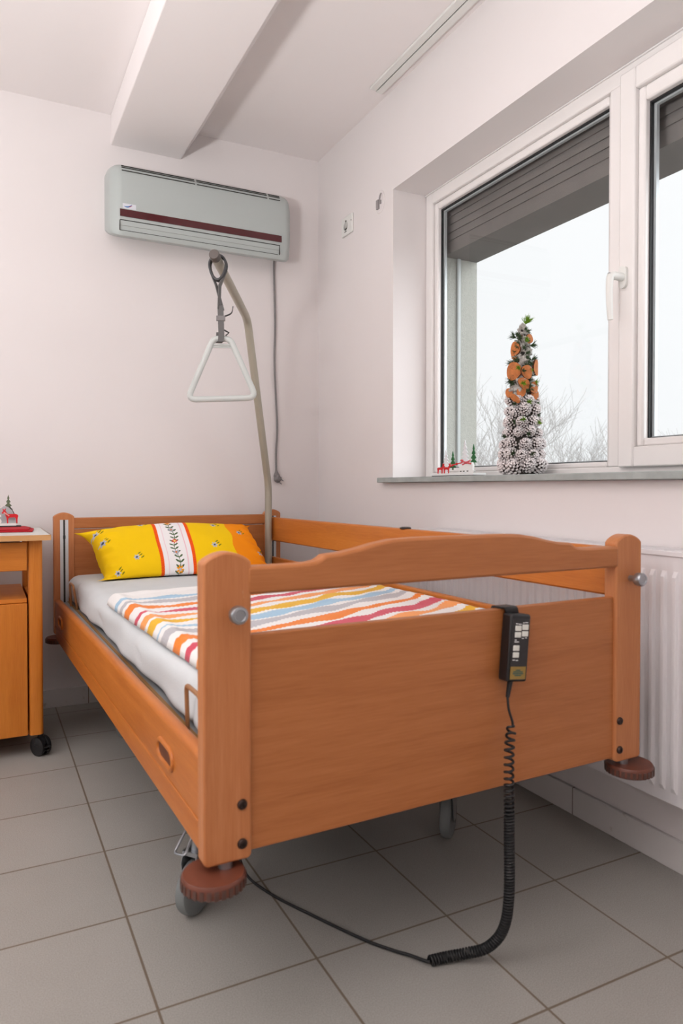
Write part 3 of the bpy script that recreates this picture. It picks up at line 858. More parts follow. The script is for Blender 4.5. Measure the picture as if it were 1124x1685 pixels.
                                          # tiny printed marks between the keys
for bx, bz, w in ((-.0125, .1262, .006), (-.004, .1254, .008), (.006, .1285, .004), (.0135, .1292, .008), (-.013, .0925, .005), (-.010, .0888, .012), (.006, .0962, .006), (.0145, .0975, .005), (-.0145, .0515, .007), (-.006, .0508, .006)):
    MB().box(bx-w/2, bx+w/2, -.01545, -.0151, bz-.0008, bz+.0009, ROLL).build('printed_mark', M_whitepaint, body)
b = MB(); b.box(-.0215, .0200, -.0156, -.0150, .012, .038, ROLL); lb = b.build('rating_label', mat('gold_label', lin(146, 116, 48), .45), body)
for bz, w in ((.0305, .012), (.027, .026), (.0235, .028), (.0200, .018)):
    MB().box(-.001-w/2, -.001+w/2, -.0159, -.0155, bz-.0012, bz+.0012, ROLL).build('label_print', mat('teal_ink', lin(44, 84, 74), .6), lb)
b = MB(); band(b, fillet([ROLL @ Vector((-.004, .010, .142)), Vector((.006, .012, .157)), Vector((-.002, .044, .157)), Vector((-.004, .046, .128))], .004, 3), .034, .004, (1, 0, 0))
b.build('hook', M_black, hs, bevel=.001)
b = MB(); q0 = ROLL @ Vector((-.006, 0, .008)); q1 = ROLL @ Vector((-.010, 0, -.028))
b.tube([q0, q1], [.0062, .0042], 12)
for k in range(5): p = q0.lerp(q1, .3+.15*k); b.tube([p, p+(q1-q0)*.05], .0058-.0003*k, 12)
b.build('strain_relief', M_blackr, hs)
# cord: plain run, then coil, then a plain run along the floor under the bed
Minv = (Matrix.Translation(hs.location) @ Matrix.Rotation(TH, 4, 'Z')).inverted()
wq1 = (Minv.inverted() @ q1)
tail = [Vector((-.793, -2.243, .011)), Vector((-.812, -2.205, .007)), Vector((-.834, -2.172, .005)), Vector((-.872, -2.113, .005)), Vector((-.935, -1.984, .005)), Vector((-.998, -1.840, .006)), Vector((-1.028, -1.752, .03)), Vector((-1.02, -1.66, .12)), Vector((-.95, -1.55, .22))]
start = [wq1, wq1+Vector((.001, -.003, -.025)), wq1+Vector((.010, -.004, -.052))]
cw = [start[-1]+Vector((-.002, 0, -.006)), Vector((-.655, -2.333, .45)), Vector((-.655, -2.334, .30)), Vector((-.654, -2.333, .16)), Vector((-.660, -2.322, .085)), Vector((-.682, -2.298, .040)), Vector((-.716, -2.268, .020)), Vector((-.755, -2.252, .014)), Vector((-.789, -2.246, .013))]
C = smooth_path(cw, 40)
L = [0]
for a, c in zip(C, C[1:]): L.append(L[-1]+(c-a).length)
Ltot = L[-1]
def at_len(s):
    for i in range(len(L)-1):
        if L[i+1] >= s:
            t = (s-L[i])/max(1e-9, L[i+1]-L[i]); return C[i].lerp(C[i+1], t), (C[i+1]-C[i]).normalized()
    return C[-1], (C[-1]-C[-2]).normalized()
helix = []; s_ = 0; ang = 0; PER = 14
up = Vector((1, 0, 0))
while s_ < Ltot:
    f = s_/Ltot
    pitch = .0145 if f < .16 else (.0145-(f-.16)/.16*.0083 if f < .32 else .0062)
    p, d = at_len(s_)
    up = (up-d*up.dot(d)).normalized(); w_ = d.cross(up)
    rr = .0088*min(1, .3+s_/.01)
    helix.append(p+(up*math.cos(ang)+w_*math.sin(ang))*rr)
    ang += 2*PI/PER; s_ += pitch/PER
full = smooth_path(start, 6)+helix
cordo = MB().tube([Minv @ p for p in full], .0027, 7).build('coiled_cord', M_blackr, hs)
MB().tube([Minv @ p for p in smooth_path([helix[-1]]+tail, 8)], .0034, 8).build('cord_tail', M_blackr, cordo)

# ================================================================== BEDSIDE CABINET
cab = thing('bedside_cabinet', 'beech bedside cabinet on black casters beside the head of the bed', 'cabinet', (-1.67, -.39, 0))
ox, oy = 1.67, .39
def CB(x0, x1, y0, y1, z0, z1): return MB().box(x0+ox, x1+ox, y0+oy, y1+oy, z0, z1)
b = CB(-1.95, -1.390, -.662, -.12, .8085, .826); b.mi = 1; b.box(-1.95+ox, -1.390+ox, -.664+oy, -.660+oy, .8065, .8265); b.box(-1.392+ox, -1.389+ox, -.662+oy, -.12+oy, .8065, .826)
b.build('cabinet_top', [M_topw, M_edge], cab)
for x in (-1.44, -1.90):
    for y in (-.595, -.16):
        b = MB(); w = .0245
        pts = [(x+ox+w*math.copysign(abs(math.cos(a))**.55, math.cos(a)), y+oy+w*math.copysign(abs(math.sin(a))**.55, math.sin(a))) for a in [2*PI*k/28 for k in range(28)]]
        b.prism(pts, 2, .082, .807); b.build('corner_post', M_nsz, cab)
dr = CB(-1.874, -1.469, -.617, -.600, .694, .799).build('drawer', M_nsx, cab, bevel=.002)
CB(-1.86, -1.48, -.600, -.16, .705, .785).build('drawer_box', M_nsx, dr)
CB(-1.874, -1.469, -.605, -.15, .574, .590).build('shelf', M_nsx, cab, bevel=.002)
dd = CB(-1.874, -1.469, -.617, -.600, .084, .573).build('cabinet_door', M_nsz, cab, bevel=.002)
MB().lathe([(.004, 0), (.005, .012), (.012, .018), (.011, .024), (.001, .026)], 16, M=rot_to((0, -1, 0)), loc=(-1.83+ox, -.617+oy, .48)).build('door_knob', M_steel, dd)
MB().lathe([(.004, 0), (.005, .012), (.012, .018), (.011, .024), (.001, .026)], 16, M=rot_to((0, -1, 0)), loc=(-1.67+ox, -.617+oy, .745)).build('drawer_knob', M_steel, dr)
CB(-1.89, -1.452, -.150, -.140, .09, .574).build('back_panel', M_nsx, cab)
for x in (-1.452, -1.888): CB(x-.006, x+.006, -.58, -.165, .09, .58).build('side_panel', M_nsz, cab)
CB(-1.88, -1.46, -.598, -.15, .084, .098).build('bottom_board', M_nsx, cab)
for x in (-1.425, -1.90):
    for y in (-.60, -.17):
        Rr = .035; cx, cy = x+ox, y+oy
        Ma = Matrix.Rotation(math.radians(35), 3, 'Z') @ Matrix.Rotation(PI/2, 3, 'Y')
        ax = Matrix.Rotation(math.radians(35), 3, 'Z') @ Vector((1, 0, 0))
        b = MB()
        for s in (-1, 1):
            b.lathe([(.004, -.008), (Rr*.8, -.009), (Rr, -.006), (Rr, .006), (Rr*.8, .009), (.004, .008)], 24, M=Ma, loc=Vector((cx, cy, Rr))+ax*.0135*s)
        c = b.build('caster', M_black, cab)
        b = MB(); b.tube([(cx, cy, Rr), (cx, cy, .083)], .010, 10); b.ball((cx, cy, Rr+.014), .026, (1, 1, .9)); b.build('caster_housing', M_black, c)
        b = MB(); Mx = Matrix.Translation((cx, cy, 0)) @ Matrix.Rotation(math.radians(35-90), 4, 'Z')
        b.box(.022, .043, -.013, .013, .034, .039, Mx); b.box(.026, .040, -.010, .010, .022, .026, Mx); b.build('caster_brake', M_black, c, bevel=.001)

# red napkin
b = MB()
b.prism([(-1.80, -.44), (-1.44, -.46), (-1.425, -.30), (-1.44, -.17), (-1.80, -.16)], 2, .8268, .8325)
b.prism([(-1.80, -.43), (-1.452, -.445), (-1.438, -.30), (-1.455, -.19), (-1.80, -.18)], 2, .8325, .838)
tag(b.build('napkin', M_nredc, bevel=.002), 'folded red napkin under a figurine on the bedside cabinet', 'napkin')

# ------------------------------------------------------------------ cut-out shapes
def fir(w, h, n=7, jag=.55):
    R = []
    for k in range(n):
        t0 = k/n; wi = w*(1-t0)
        R.append((wi*.5, h*(.12+.88*t0))); R.append((wi*.5*jag, h*(.12+.88*(t0+.75/n))))
    R.append((0, h))
    pts = [(w*.07, 0), (w*.07, h*.12)]+R+[(-x, z) for x, z in R[::-1][1:]]+[(-w*.07, h*.12), (-w*.07, 0)]
    return pts
DEER = [(-.50, 0), (-.43, 0), (-.40, .28), (-.34, .40), (-.02, .38), (.06, .30), (.06, 0), (.13, 0), (.16, .36), (.22, .52), (.27, .68), (.40, .64), (.46, .70), (.36, .82), (.40, 1.0), (.34, .96), (.30, .86), (.24, .98), (.18, 1.0), (.22, .84), (.12, .66), (.04, .62), (-.40, .62), (-.50, .58), (-.56, .48), (-.52, .40), (-.50, .25)]
SLEIGH = [(-.46, .06), (.50, .06), (.56, .16), (.48, .18), (.44, .22), (.46, .52), (.40, .72), (.22, .74), (.10, .60), (-.30, .56), (-.42, .66), (-.50, .60), (-.40, .24), (-.46, .18)]
def place2d(pts, s, u, zb, flip=1): return [(u+flip*x*s, zb+z*s) for x, z in pts]

# sleigh scene on the sill: runs along the window (local y), flat plywood layers
sl = thing('christmas_sleigh_scene', 'small wooden Christmas scene of red reindeer pulling a white sleigh on window sill', 'decoration', (.055, -1.175, 1.0432))
b = MB(); b.box(-.030, .030, -.142, .142, .004, .012); b.mi = 1; b.box(-.026, .026, -.138, .138, 0, .004)
b.build('base', [M_whitepaint, M_dark], sl)
def cut(name, pts, x, m, t=.003):
    return MB().prism(pts, 0, x-t/2, x+t/2).build(name, m, sl)
cut('fir_tree', place2d(fir(.066, .100, 6, .28), 1, .100, .012), .018, M_snow)
cut('fir_tree', place2d(fir(.088, .130, 7, .28), 1, -.022, .012), .022, M_snow)
cut('fir_tree', place2d(fir(.046, .074, 4, .25), 1, .034, .026), .004, M_green)
cut('fir_tree', place2d(fir(.044, .080, 4, .25), 1, -.092, .042), .010, M_green)
for u in (.082, .038):
    cut('reindeer', [(u-x*.050, .012+z*.040) for x, z in DEER], -.018, M_redpaint)
b = MB(); b.tube([(-.018, .030, .038), (-.018, -.004, .046), (-.016, -.055, .052)], .0022, 6); b.tube([(-.018, .075, .036), (-.018, .045, .036)], .0016, 6)
b.ball((-.018, .006, .043), .004); b.ball((-.018, -.022, .048), .005); b.build('harness', M_redpaint, sl)
b = MB(); b.prism([(-.088-x*.094, .011+z*.056) for x, z in SLEIGH], 0, -.024, -.016); slg = b.build('sleigh', M_whitepaint, sl)
b = MB()
for yy in (-.056, -.075, -.098): b.box(-.0248, -.0240, yy-.006, yy+.004, .0168, .0205)
b.build('runner_slots', M_dark, slg)
b = MB()
for p0, p1 in (((-.066, .056), (-.122, .046)), ((-.070, .044), (-.118, .058))):
    b.tube([(-.026, p0[0], p0[1]), (-.026, p1[0], p1[1])], .003, 6)
b.ball((-.026, -.066, .060), .006, (1, 1.3, .7)); b.ball((-.026, -.094, .051), .005)
b.build('ribbon_bow', mat('red_gingham', lin(206, 84, 92), .8), slg)

# figurine on the cabinet
fg = thing('christmas_figurine', 'small Christmas figurine with red reindeer, white S letter and trees on red napkin', 'decoration', (-1.577, -.235, .8382))
b = MB(); b.box(-.13, .088, -.02, .02, .005, .014); b.mi = 1; b.box(-.13, .106, -.026, .024, 0, .005); b.build('base', [M_whitepaint, M_black], fg)
def fcut(name, pts, y, m, t=.003): return MB().prism(pts, 1, y-t/2, y+t/2).build(name, m, fg)
fcut('fir_tree', place2d(fir(.036, .070, 4, .25), 1, .060, .062), .012, M_olive)
fcut('fir_tree', place2d(fir(.09, .125, 8), 1, .008, .014), .016, M_greypaint)
fcut('reindeer', place2d(DEER, .062, .062, .014, -1), -.010, M_redpaint)
fcut('hill', [(.090, .014), (.082, .046), (.070, .070), (.058, .082), (.042, .084), (.024, .07), (-.01, .014)], .010, M_greypaint)
MB().tube(smooth_path([(.092, .006, .012), (.088, .006, .035), (.076, .006, .064), (.064, .006, .084)], 5), .0016, 6).build('wire_outline', M_dark, fg)
MB().tube([(.042, -.013, .060), (.062, -.013, .044)], .0022, 6).build('scarf', mat('pale_scarf', lin(232, 170, 160), .8), fg)
cu = bpy.data.curves.new('letter', 'FONT'); cu.body = 'S'; cu.size = .052; cu.extrude = .003; cu.align_x = 'CENTER'; cu.offset = .0012
tmp = bpy.data.objects.new('letter_source', cu); COL.objects.link(tmp)
bpy.context.view_layer.update()
me = bpy.data.meshes.new_from_object(tmp.evaluated_get(bpy.context.evaluated_depsgraph_get()))
bpy.data.objects.remove(tmp); me.materials.clear(); me.materials.append(M_whitepaint)
lo = bpy.data.objects.new('letter', me); COL.objects.link(lo); lo.parent = fg; lo.location = (.022, -.017, .014); lo.rotation_euler = (PI/2, 0, 0)

# ================================================================== AIR CONDITIONER
ac = thing('air_conditioner', 'pale grey wall air conditioner with dark red stripe above the bed', 'air conditioner', (-.655, 0, 2.30))
def ac_x(x): return x+.655
PROF = [(0, -.125), (-.06, -.142), (-.125, -.168), (-.150, -.166), (-.160, -.150), (-.168, -.100), (-.172, -.06), (-.172, .06), (-.170, .10), (-.163, .125), (-.148, .145), (-.125, .158), (-.08, .170), (0, .172)]
b = MB(); xs = []; hw = .440
for k in range(9): xs.append(-hw+.055*(1-math.cos(PI/2*k/8)))
xs += [-hw+.055+(2*hw-.11)*k/10 for k in range(1, 10)]
xs += [-x for x in xs[:9]][::-1]
xs = sorted(set(round(x, 5) for x in xs))
rows = []
for x in xs:
    e = max(0, abs(x)-(hw-.055))/.055; s = math.sqrt(max(0, 1-e*e))
    sy = .62+.38*s; sz = .80+.20*s
    rows.append([b.bm.verts.new((x, y*sy, (z-.0)*sz)) for y, z in PROF])
for A, B in zip(rows, rows[1:]):
    for k in range(len(PROF)-1): b.bm.faces.new((A[k], A[k+1], B[k+1], B[k]))
b.bm.faces.new(rows[0]); b.bm.faces.new(rows[-1][::-1])
for f in b.bm.faces: f.smooth = True
acb = b.build('casing', M_ac, ac)
x0, x1 = -.400, .370
b = MB()
for yy, zz, th in ((-.166, .1185, .0035), (-.1585, .1345, .0028), (-.1525, .1445, .0022)):
    for a0, a1 in ((x0+.01, -.058), (-.048, .302), (.312, x1)):
        b.box(a0, a1, yy-.0012, yy+.012, zz-th/2, zz+th/2)
b.build('air_grille', M_dark, acb)
b = MB(); b.box(x0, x1+.005, -.1738, -.170, -.088, -.056, None); b.build('stripe', M_red, acb)
b = MB(); b.box(x0+.002, x1-.002, -.1692, -.162, -.1045, -.1015); b.box(x0+.002, x1-.01, -.1625, -.156, -.1475, -.146); b.box(x0-.001, x0+.001, -.1685, -.156, -.147, -.104)
b.box(x1-.004, x1-.002, -.1685, -.156, -.147, -.104)
b.build('louver_gap', M_dark, acb)
b = MB(); b.prism([(-.1675, -.1055), (-.1600, -.1445), (-.155, -.1445), (-.162, -.1055)], 0, x0+.004, x1-.006)
b.mi = 1; b.box(x0+.004, x1-.006, -.1657, -.160, -.1265, -.1255)
b.build('louver', [M_ac, mat('louver_groove', lin(150, 152, 148), .5)], acb)
b = MB(); b.box(-.388, -.330, -.1729, -.1718, -.052, -.030); lg = b.build('logo_sticker', mat('sticker_white', lin(214, 216, 222), .3), acb)
b = MB(); P = [(-.382+.034*t, -.1733, -.0425-.004*math.sin(PI*t)+.010*t*t) for t in [k/10 for k in range(11)]]
b.tube(P, [.0008+.0018*math.sin(PI*k/10) for k in range(11)], 6); b.mi = 1
P = [(-.372+.026*t, -.1731, -.0455+.010*t*t) for t in [k/8 for k in range(9)]]; b.tube(P, [.0006+.001*math.sin(PI*k/8) for k in range(9)], 6)
b.build('logo_swoosh', [mat('logo_blue', lin(40, 110, 180), .4), mat('logo_red', lin(190, 50, 50), .4)], lg)
cy0 = -.012
P = smooth_path([(ac_x(-.262), -.03, -.125), (ac_x(-.258), cy0, -.17), (ac_x(-.252), cy0, -.45), (ac_x(-.256), cy0, -.62), (ac_x(-.253), cy0, -.75), (ac_x(-.242), cy0, -.98), (ac_x(-.248), cy0, -1.12), (ac_x(-.247), cy0, -1.215)], 8)
cb = MB().tube(P, .0052, 8).build('power_cord', M_cord, ac)
b = MB(); px, pz = ac_x(-.247), -1.245
b.tube(smooth_path([(px, cy0, pz+.036), (px+.001, cy0-.002, pz+.012), (px+.004, cy0-.005, pz-.010)], 5), [.006, .0065, .008, .010, .012, .0145, .016, .0165, .0165, .016, .014], 12)
b.lathe([(.004, 0), (.019, 0), (.0195, .012), (.016, .022), (.004, .024)], 20, M=rot_to((-.75, -.3, .45)), loc=(px+.010, cy0-.010, pz-.016))
pl = b.build('plug', M_cord, cb)
b = MB()
for dz in (-.0095, .0095):
    d = Vector((.75, .0, -.45)).normalized(); s = Vector((.45, 0, .75)).normalized()*dz
    p0 = Vector((px+.012, cy0-.010, pz-.018))+s; b.tube([p0, p0+d*.022], .0024, 8)
b.build('plug_pin', M_steel, pl)

# ================================================================== WALL FITTINGS, CURTAIN TRACK
so = thing('wall_socket', 'white wall socket high on the right wall near the corner', 'socket', (0, -.350, 2.283))
b = MB(); b.box(-.010, 0, -.056, .056, -.046, .046); sp = b.build('cover_plate', M_white, so, bevel=.004)
b = MB(); b.lathe([(.021, 0), (.021, .001), (.019, -.0045), (.001, -.005)], 24, M=rot_to((-1, 0, 0)), loc=(-.010, .008, -.002)); b.build('socket_well', mat('socket_grey', lin(186, 188, 186), .5), sp)
MB().box(-.0115, -.010, .002, .012, .018, .026).build('earth_clip', M_dark, sp); MB().box(-.0112, -.0098, .0, .022, -.030, -.0275).build('earth_clip', M_dark, sp)
MB().lathe([(.002, 0), (.003, .002), (.0005, .003)], 10, M=rot_to((-1, 0, 0)), loc=(-.010, -.050, .010)).build('screw', M_dark, sp)
jb = thing('junction_box', 'round open cable box in the right wall beside the window', 'junction box', (0, -.664, 2.287))
b = MB(); b.lathe([(.001, 0), (.040, 0), (.042, .002), (.038, .005), (.032, .003), (.001, .003)], 28, M=rot_to((-1, 0, 0)) @ Matrix.Diagonal((1.25, 1, 1)).to_3x3()); b.build('cover', M_wall, jb)
b = MB(); b.box(-.012, -.002, .002, .020, -.030, .010); b.box(-.009, -.002, -.014, -.006, -.012, .004); b.tube([(-.006, .0, .01), (-.009, -.010, .022), (-.006, -.016, .034)], .003, 6)
b.build('cable_ends', mat('wire_grey', lin(150, 145, 145), .6), jb)
tr = thing('curtain_track', 'white double curtain track on the ceiling above the window', 'curtain track', (-.066, 0, H))
b = MB(); b.box(-.034, -.003, -4.9, -.745, -.011, 0); b.box(.003, .034, -4.9, -.735, -.011, 0); b.box(-.003, .003, -4.9, -.75, -.004, 0)
b.build('rail', M_white, tr, bevel=.002)
b = MB(); b.box(-.003, .003, -4.9, -.75, -.0052, -.004); b.build('groove', M_dark, tr)
lm = thing('added_pendant_lamp', 'added unseen white globe pendant lamp hanging left of the picture', 'lamp', (-3.4, -2.2, H))  # body for the added point light, never in view
MB().lathe([(.001, 0), (.06, 0), (.055, -.03), (.006, -.04), (.006, -.40), (.03, -.41), (.03, -.425), (.001, -.425)], 20).build('added_lamp_cord', M_white, lm)

ul = thing('added_uplighter', 'added unseen white uplighter floor lamp standing left of the picture', 'lamp', (-2.75, -3.0, 0))  # stand for the added ceiling uplight, never in view
MB().lathe([(.001, 0), (.14, 0), (.14, .02), (.015, .03), (.012, 1.01), (.03, 1.03), (.26, 1.125), (.255, 1.13), (.02, 1.05), (.001, 1.05)], 28).build('added_lamp_stand', M_white, ul)

# ================================================================== RADIATOR
ra = thing('panel_radiator', 'white ribbed panel radiator below the window behind the bed', 'radiator', (-.03, -2.08, .217))
RY = (-.86, .93)                         # local y extent
b = MB(); pitch = .0333; n = int((RY[1]-RY[0])/pitch)
ys = []; pr = []
for k in range(n+1):
    yb = RY[0]+k*pitch
    for f, d in ((0, 0), (.18, 0), (.30, 1), (.62, 1), (.74, 0)):
        ys.append(yb+f*pitch+.0035); pr.append(d)
zs = [(0, 0), (.028, 0), (.042, 1), (.562, 1), (.576, 0), (.621, 0)]
V = [[b.bm.verts.new((-.070-.0-(0.0085*pr[i]*g if .01 < ys[i]-RY[0] < RY[1]-RY[0]-.01 else 0), min(ys[i], RY[1]), z)) for z, g in zs] for i in range(len(ys))]
for i in range(len(ys)-1):
    for j in range(len(zs)-1): f = b.bm.faces.new((V[i][j], V[i][j+1], V[i+1][j+1], V[i+1][j])); f.smooth = True
y0, y1 = ys[0], min(ys[-1], RY[1])
b.box(-.0695, -.060, y0, y1, 0, .621)
o = b.build('front_panel', M_rad, ra, recalc=True)
bv = o.modifiers.new('bevel', 'BEVEL'); bv.width = .0022; bv.segments = 2; bv.limit_method = 'ANGLE'; bv.angle_limit = math.radians(25)
b = MB(); b.box(-.074, .022, y0-.004, y1+.004, .613, .625)
for k in range(60):
    yy = y0+.02+k*(y1-y0-.04)/60
    b.box(-.060, .015, yy, yy+.010, .625, .6265)
b.build('top_grille', M_rad, ra, bevel=.002)
for ya in (y0-.004, y1): MB().box(-.070, .020, ya, ya+.004, .01, .618).build('side_cover', M_rad, ra)
b = MB(); b.box(.008, .018, y0+.01, y1-.01, .02, .605); b.build('back_panel', M_rad, ra)
for yy in (y0+.3, y1-.3): MB().box(.018, .0295, yy-.015, yy+.015, .1, .6).build('wall_bracket', M_rad, ra)

# ================================================================== PINE CONE TREE
pt = thing('pine_cone_tree', 'tall table tree of white pine cones, moss and orange wood slices on sill', 'decoration', (.070, -1.535, 1.0432))
M_coneb = mat('cone_brown', lin(62, 46, 42), .8); M_conew = mat('cone_white', lin(236, 230, 230), .85, bump=.3, bscale=300)
def cone_mesh():
    b = MB(); N = 64
    b.ball((0, 0, .0), .0125, (1, 1, 1.25), u=8, v=6)
    for i in range(N):
        t = (i+.5)/N; ph = i*2.39996
        el = -1.0+t*2.45                     # from base to tip
        r = .0195*math.cos(el*.86)**.8 if math.cos(el*.86) > 0 else .001
        zc = .021*math.sin(el*.9)
        d = Vector((math.cos(ph)*math.cos(el), math.sin(ph)*math.cos(el), math.sin(el)*.9+.18)).normalized()
        c = Vector((math.cos(ph)*r*.55, math.sin(ph)*r*.55, zc*.8))
        side = d.cross(Vector((0, 0, 1))); side = side.normalized() if side.length > 1e-4 else Vector((1, 0, 0))
        nn = side.cross(d).normalized()
        ln = .0110*(1-.3*t); w = .0078*(1-.4*t); th = .0019
        P0 = [c+side*s*w*.45+nn*q*th for s, q in ((-1, -1), (1, -1), (1, 1), (-1, 1))]
        P1 = [c+d*ln*.62+side*s*w*.5+nn*q*th*1.1 for s, q in ((-1, -1), (1, -1), (1, 1), (-1, 1))]
        P2 = [c+d*ln+side*s*w*.34+nn*(q*th*1.2+.0012) for s, q in ((-1, -1), (1, -1), (1, 1), (-1, 1))]
        A, B, Cc = [[b.bm.verts.new(p) for p in PP_] for PP_ in (P0, P1, P2)]
        for k in range(4):
            f = b.bm.faces.new((A[k], A[(k+1) % 4], B[(k+1) % 4], B[k])); f.material_index = 1 if i % 3 == 0 else 0
            f = b.bm.faces.new((B[k], B[(k+1) % 4], Cc[(k+1) % 4], Cc[k])); f.material_index = 1
        f = b.bm.faces.new(Cc); f.material_index = 1
    return b
core = MB(); core.lathe([(.002, 0), (.058, 0), (.060, .01), (.036, .25), (.024, .34), (.012, .46), (.006, .51), (.002, .515)], 24)
core.build('cone_core', mat('core_dark', lin(46, 42, 38), .9, bump=.6, bscale=120), pt)
first = None
def put_cone(a, z, r, s, tilt):
    global first
    if first is None:
        first = cone_mesh().build('pine_cone', [M_coneb, M_conew], pt); o = first
    else:
        o = first.copy(); COL.objects.link(o); o.parent = pt
    d = Vector((math.cos(a), math.sin(a), tilt)).normalized()
    o.location = (math.cos(a)*r, math.sin(a)*r, z)
    o.rotation_mode = 'QUATERNION'; o.rotation_quaternion = Vector((0, 0, 1)).rotation_difference(d)
    o.scale = (s, s, s)
rng = random.Random(3)
rows_ = [(.026, .060, 9, 1.15), (.066, .056, 9, 1.0), (.105, .052, 8, 1.02), (.145, .047, 8, .95), (.184, .043, 7, .98), (.222, .040, 7, .9), (.257, .036, 6, .88)]
for k, (z, r, n_, s) in enumerate(rows_):
    for i in range(n_):
        a = 2*PI*(i+.5*(k % 2))/n_+rng.uniform(-.12, .12)-.6
        up_ = .15 if k else (-.0 if i % 2 else .9)
        put_cone(a, z+rng.uniform(-.005, .005)+(0.004 if k == 0 else 0), r, 1.12*s*rng.uniform(.9, 1.1), up_+rng.uniform(-.15, .35))
# grey lichen clumps on the upper half
M_moss = mat('grey_lichen', lin(180, 176, 170), .95, bump=1.0, bscale=160, var=.25, vscale=120)
def moss_mesh(seed):
    r_ = random.Random(seed); b = MB()
    g = bmesh.ops.create_icosphere(b.bm, subdivisions=3, radius=.022)
    for v in g['verts']:
        k = 1+.16*math.sin(v.co.x*310+seed)+.14*math.sin(v.co.y*270+2*seed)+.14*math.sin(v.co.z*330-seed)+r_.uniform(-.07, .07)
        v.co *= k
    b._tag(b.bm.faces)
    for _ in range(70):                      # wispy fibres
        d = Vector((r_.gauss(0, 1), r_.gauss(0, 1), r_.gauss(0, 1))).normalized(); sd = d.orthogonal().normalized()
        p = d*.019; e = d*r_.uniform(.024, .030)+sd*r_.uniform(-.006, .006)
        b.tube([p, e], [.0006, .0002], 4, cap=False)
    return b
mfirst = [moss_mesh(k).build('lichen_clump', M_moss, pt) for k in range(2)]
for k, o in enumerate(mfirst): o.location = ((-.02, -.012, .29), (.012, -.02, .30))[k]
for k in range(26):
    z = .285+.0092*k; rr = max(.003, .026*(1-(z-.28)/.29)); a = k*2.4+.6
    o = mfirst[k % 2].copy(); COL.objects.link(o); o.parent = pt
    s = 1.0-.58*(z-.28)/.26; rr = rr+.004
    o.location = (math.cos(a)*rr, math.sin(a)*rr, z); o.rotation_euler = (rng.uniform(0, 6), rng.uniform(0, 6), rng.uniform(0, 6)); o.scale = (s, s, s*1.1)
# orange wood slices: thin curved discs with bark rim
M_slice = mat('wood_slice_orange', lin(184, 108, 52), .7, var=.22, vscale=60); M_bark = mat('slice_bark', lin(96, 50, 32), .9)
CAMD = Vector((-.663, -.749, 0)); CR = Vector((.893, -.451, 0))     # towards the viewer's side / to the right along it
def slice_at(u, z, dpt, r, yaw, tilt, asp=1.0, cutout=0):
    b = MB(); N = 26; r = r*.9; dpt = dpt-(.007 if int(z*1000) % 2 else 0)
    Mx = Matrix.Translation(CR*u+CAMD*(dpt-.002)+Vector((0, 0, z))) @ Matrix.Rotation(yaw, 4, 'Z') @ Matrix.Rotation(tilt, 4, 'Y')
    ctr0 = b.bm.verts.new(Mx @ Vector((0, -.0032, 0))); ctr1 = b.bm.verts.new(Mx @ Vector((0, .0032, 0)))
    A = []; B = []
    for k in range(N):
        a = 2*PI*k/N; q = r*(1+.05*math.sin(3*a+z*90)); x, zz = q*math.cos(a), q*asp*math.sin(a); bend = .18*x*x/r
        A.append(b.bm.verts.new(Mx @ Vector((x, -.0032+bend, zz)))); B.append(b.bm.verts.new(Mx @ Vector((x, .0032+bend, zz))))
    for k in range(N):
        j = (k+1) % N
        f = b.bm.faces.new((ctr0, A[j], A[k])); f = b.bm.faces.new((ctr1, B[k], B[j]))
        f = b.bm.faces.new((A[k], A[j], B[j], B[k])); f.material_index = 1
    b.build('wood_slice', [M_slice, M_bark], pt)
YV = math.atan2(-.451, .893)             # yaw that faces the viewer's side
slice_at(-.030, .357, .040, .028, YV-.45, .2, 1.25)
slice_at(.016, .352, .052, .023, YV+.3, -.3, 1.15)
slice_at(.048, .372, .010, .026, YV+1.0, 0, 1.2)
slice_at(.006, .312, .050, .026, YV+.1, .9, .75)
slice_at(.040, .300, .034, .020, YV+.5, .3, 1.1)
slice_at(.044, .277, .030, .018, YV+.4, -.2, 1)
slice_at(-.004, .283, .052, .017, YV-.2, .1, 1.15)
slice_at(-.046, .284, .020, .014, YV-.3, 0, 1.3)
slice_at(-.026, .262, .050, .026, YV-.2, .75, .45)
slice_at(-.026, .436, .018, .022, YV-.9, .15, 1.25)
slice_at(-.028, .415, .014, .014, YV-.8, 0, 1.2)
slice_at(.022, .472, .010, .022, YV+.5, -.5, .8)
slice_at(-.002, .474, .012, .016, YV+.1, 1.0, .5)
slice_at(-.020, .392, -.02, .024, YV-1.2, .4, 1)
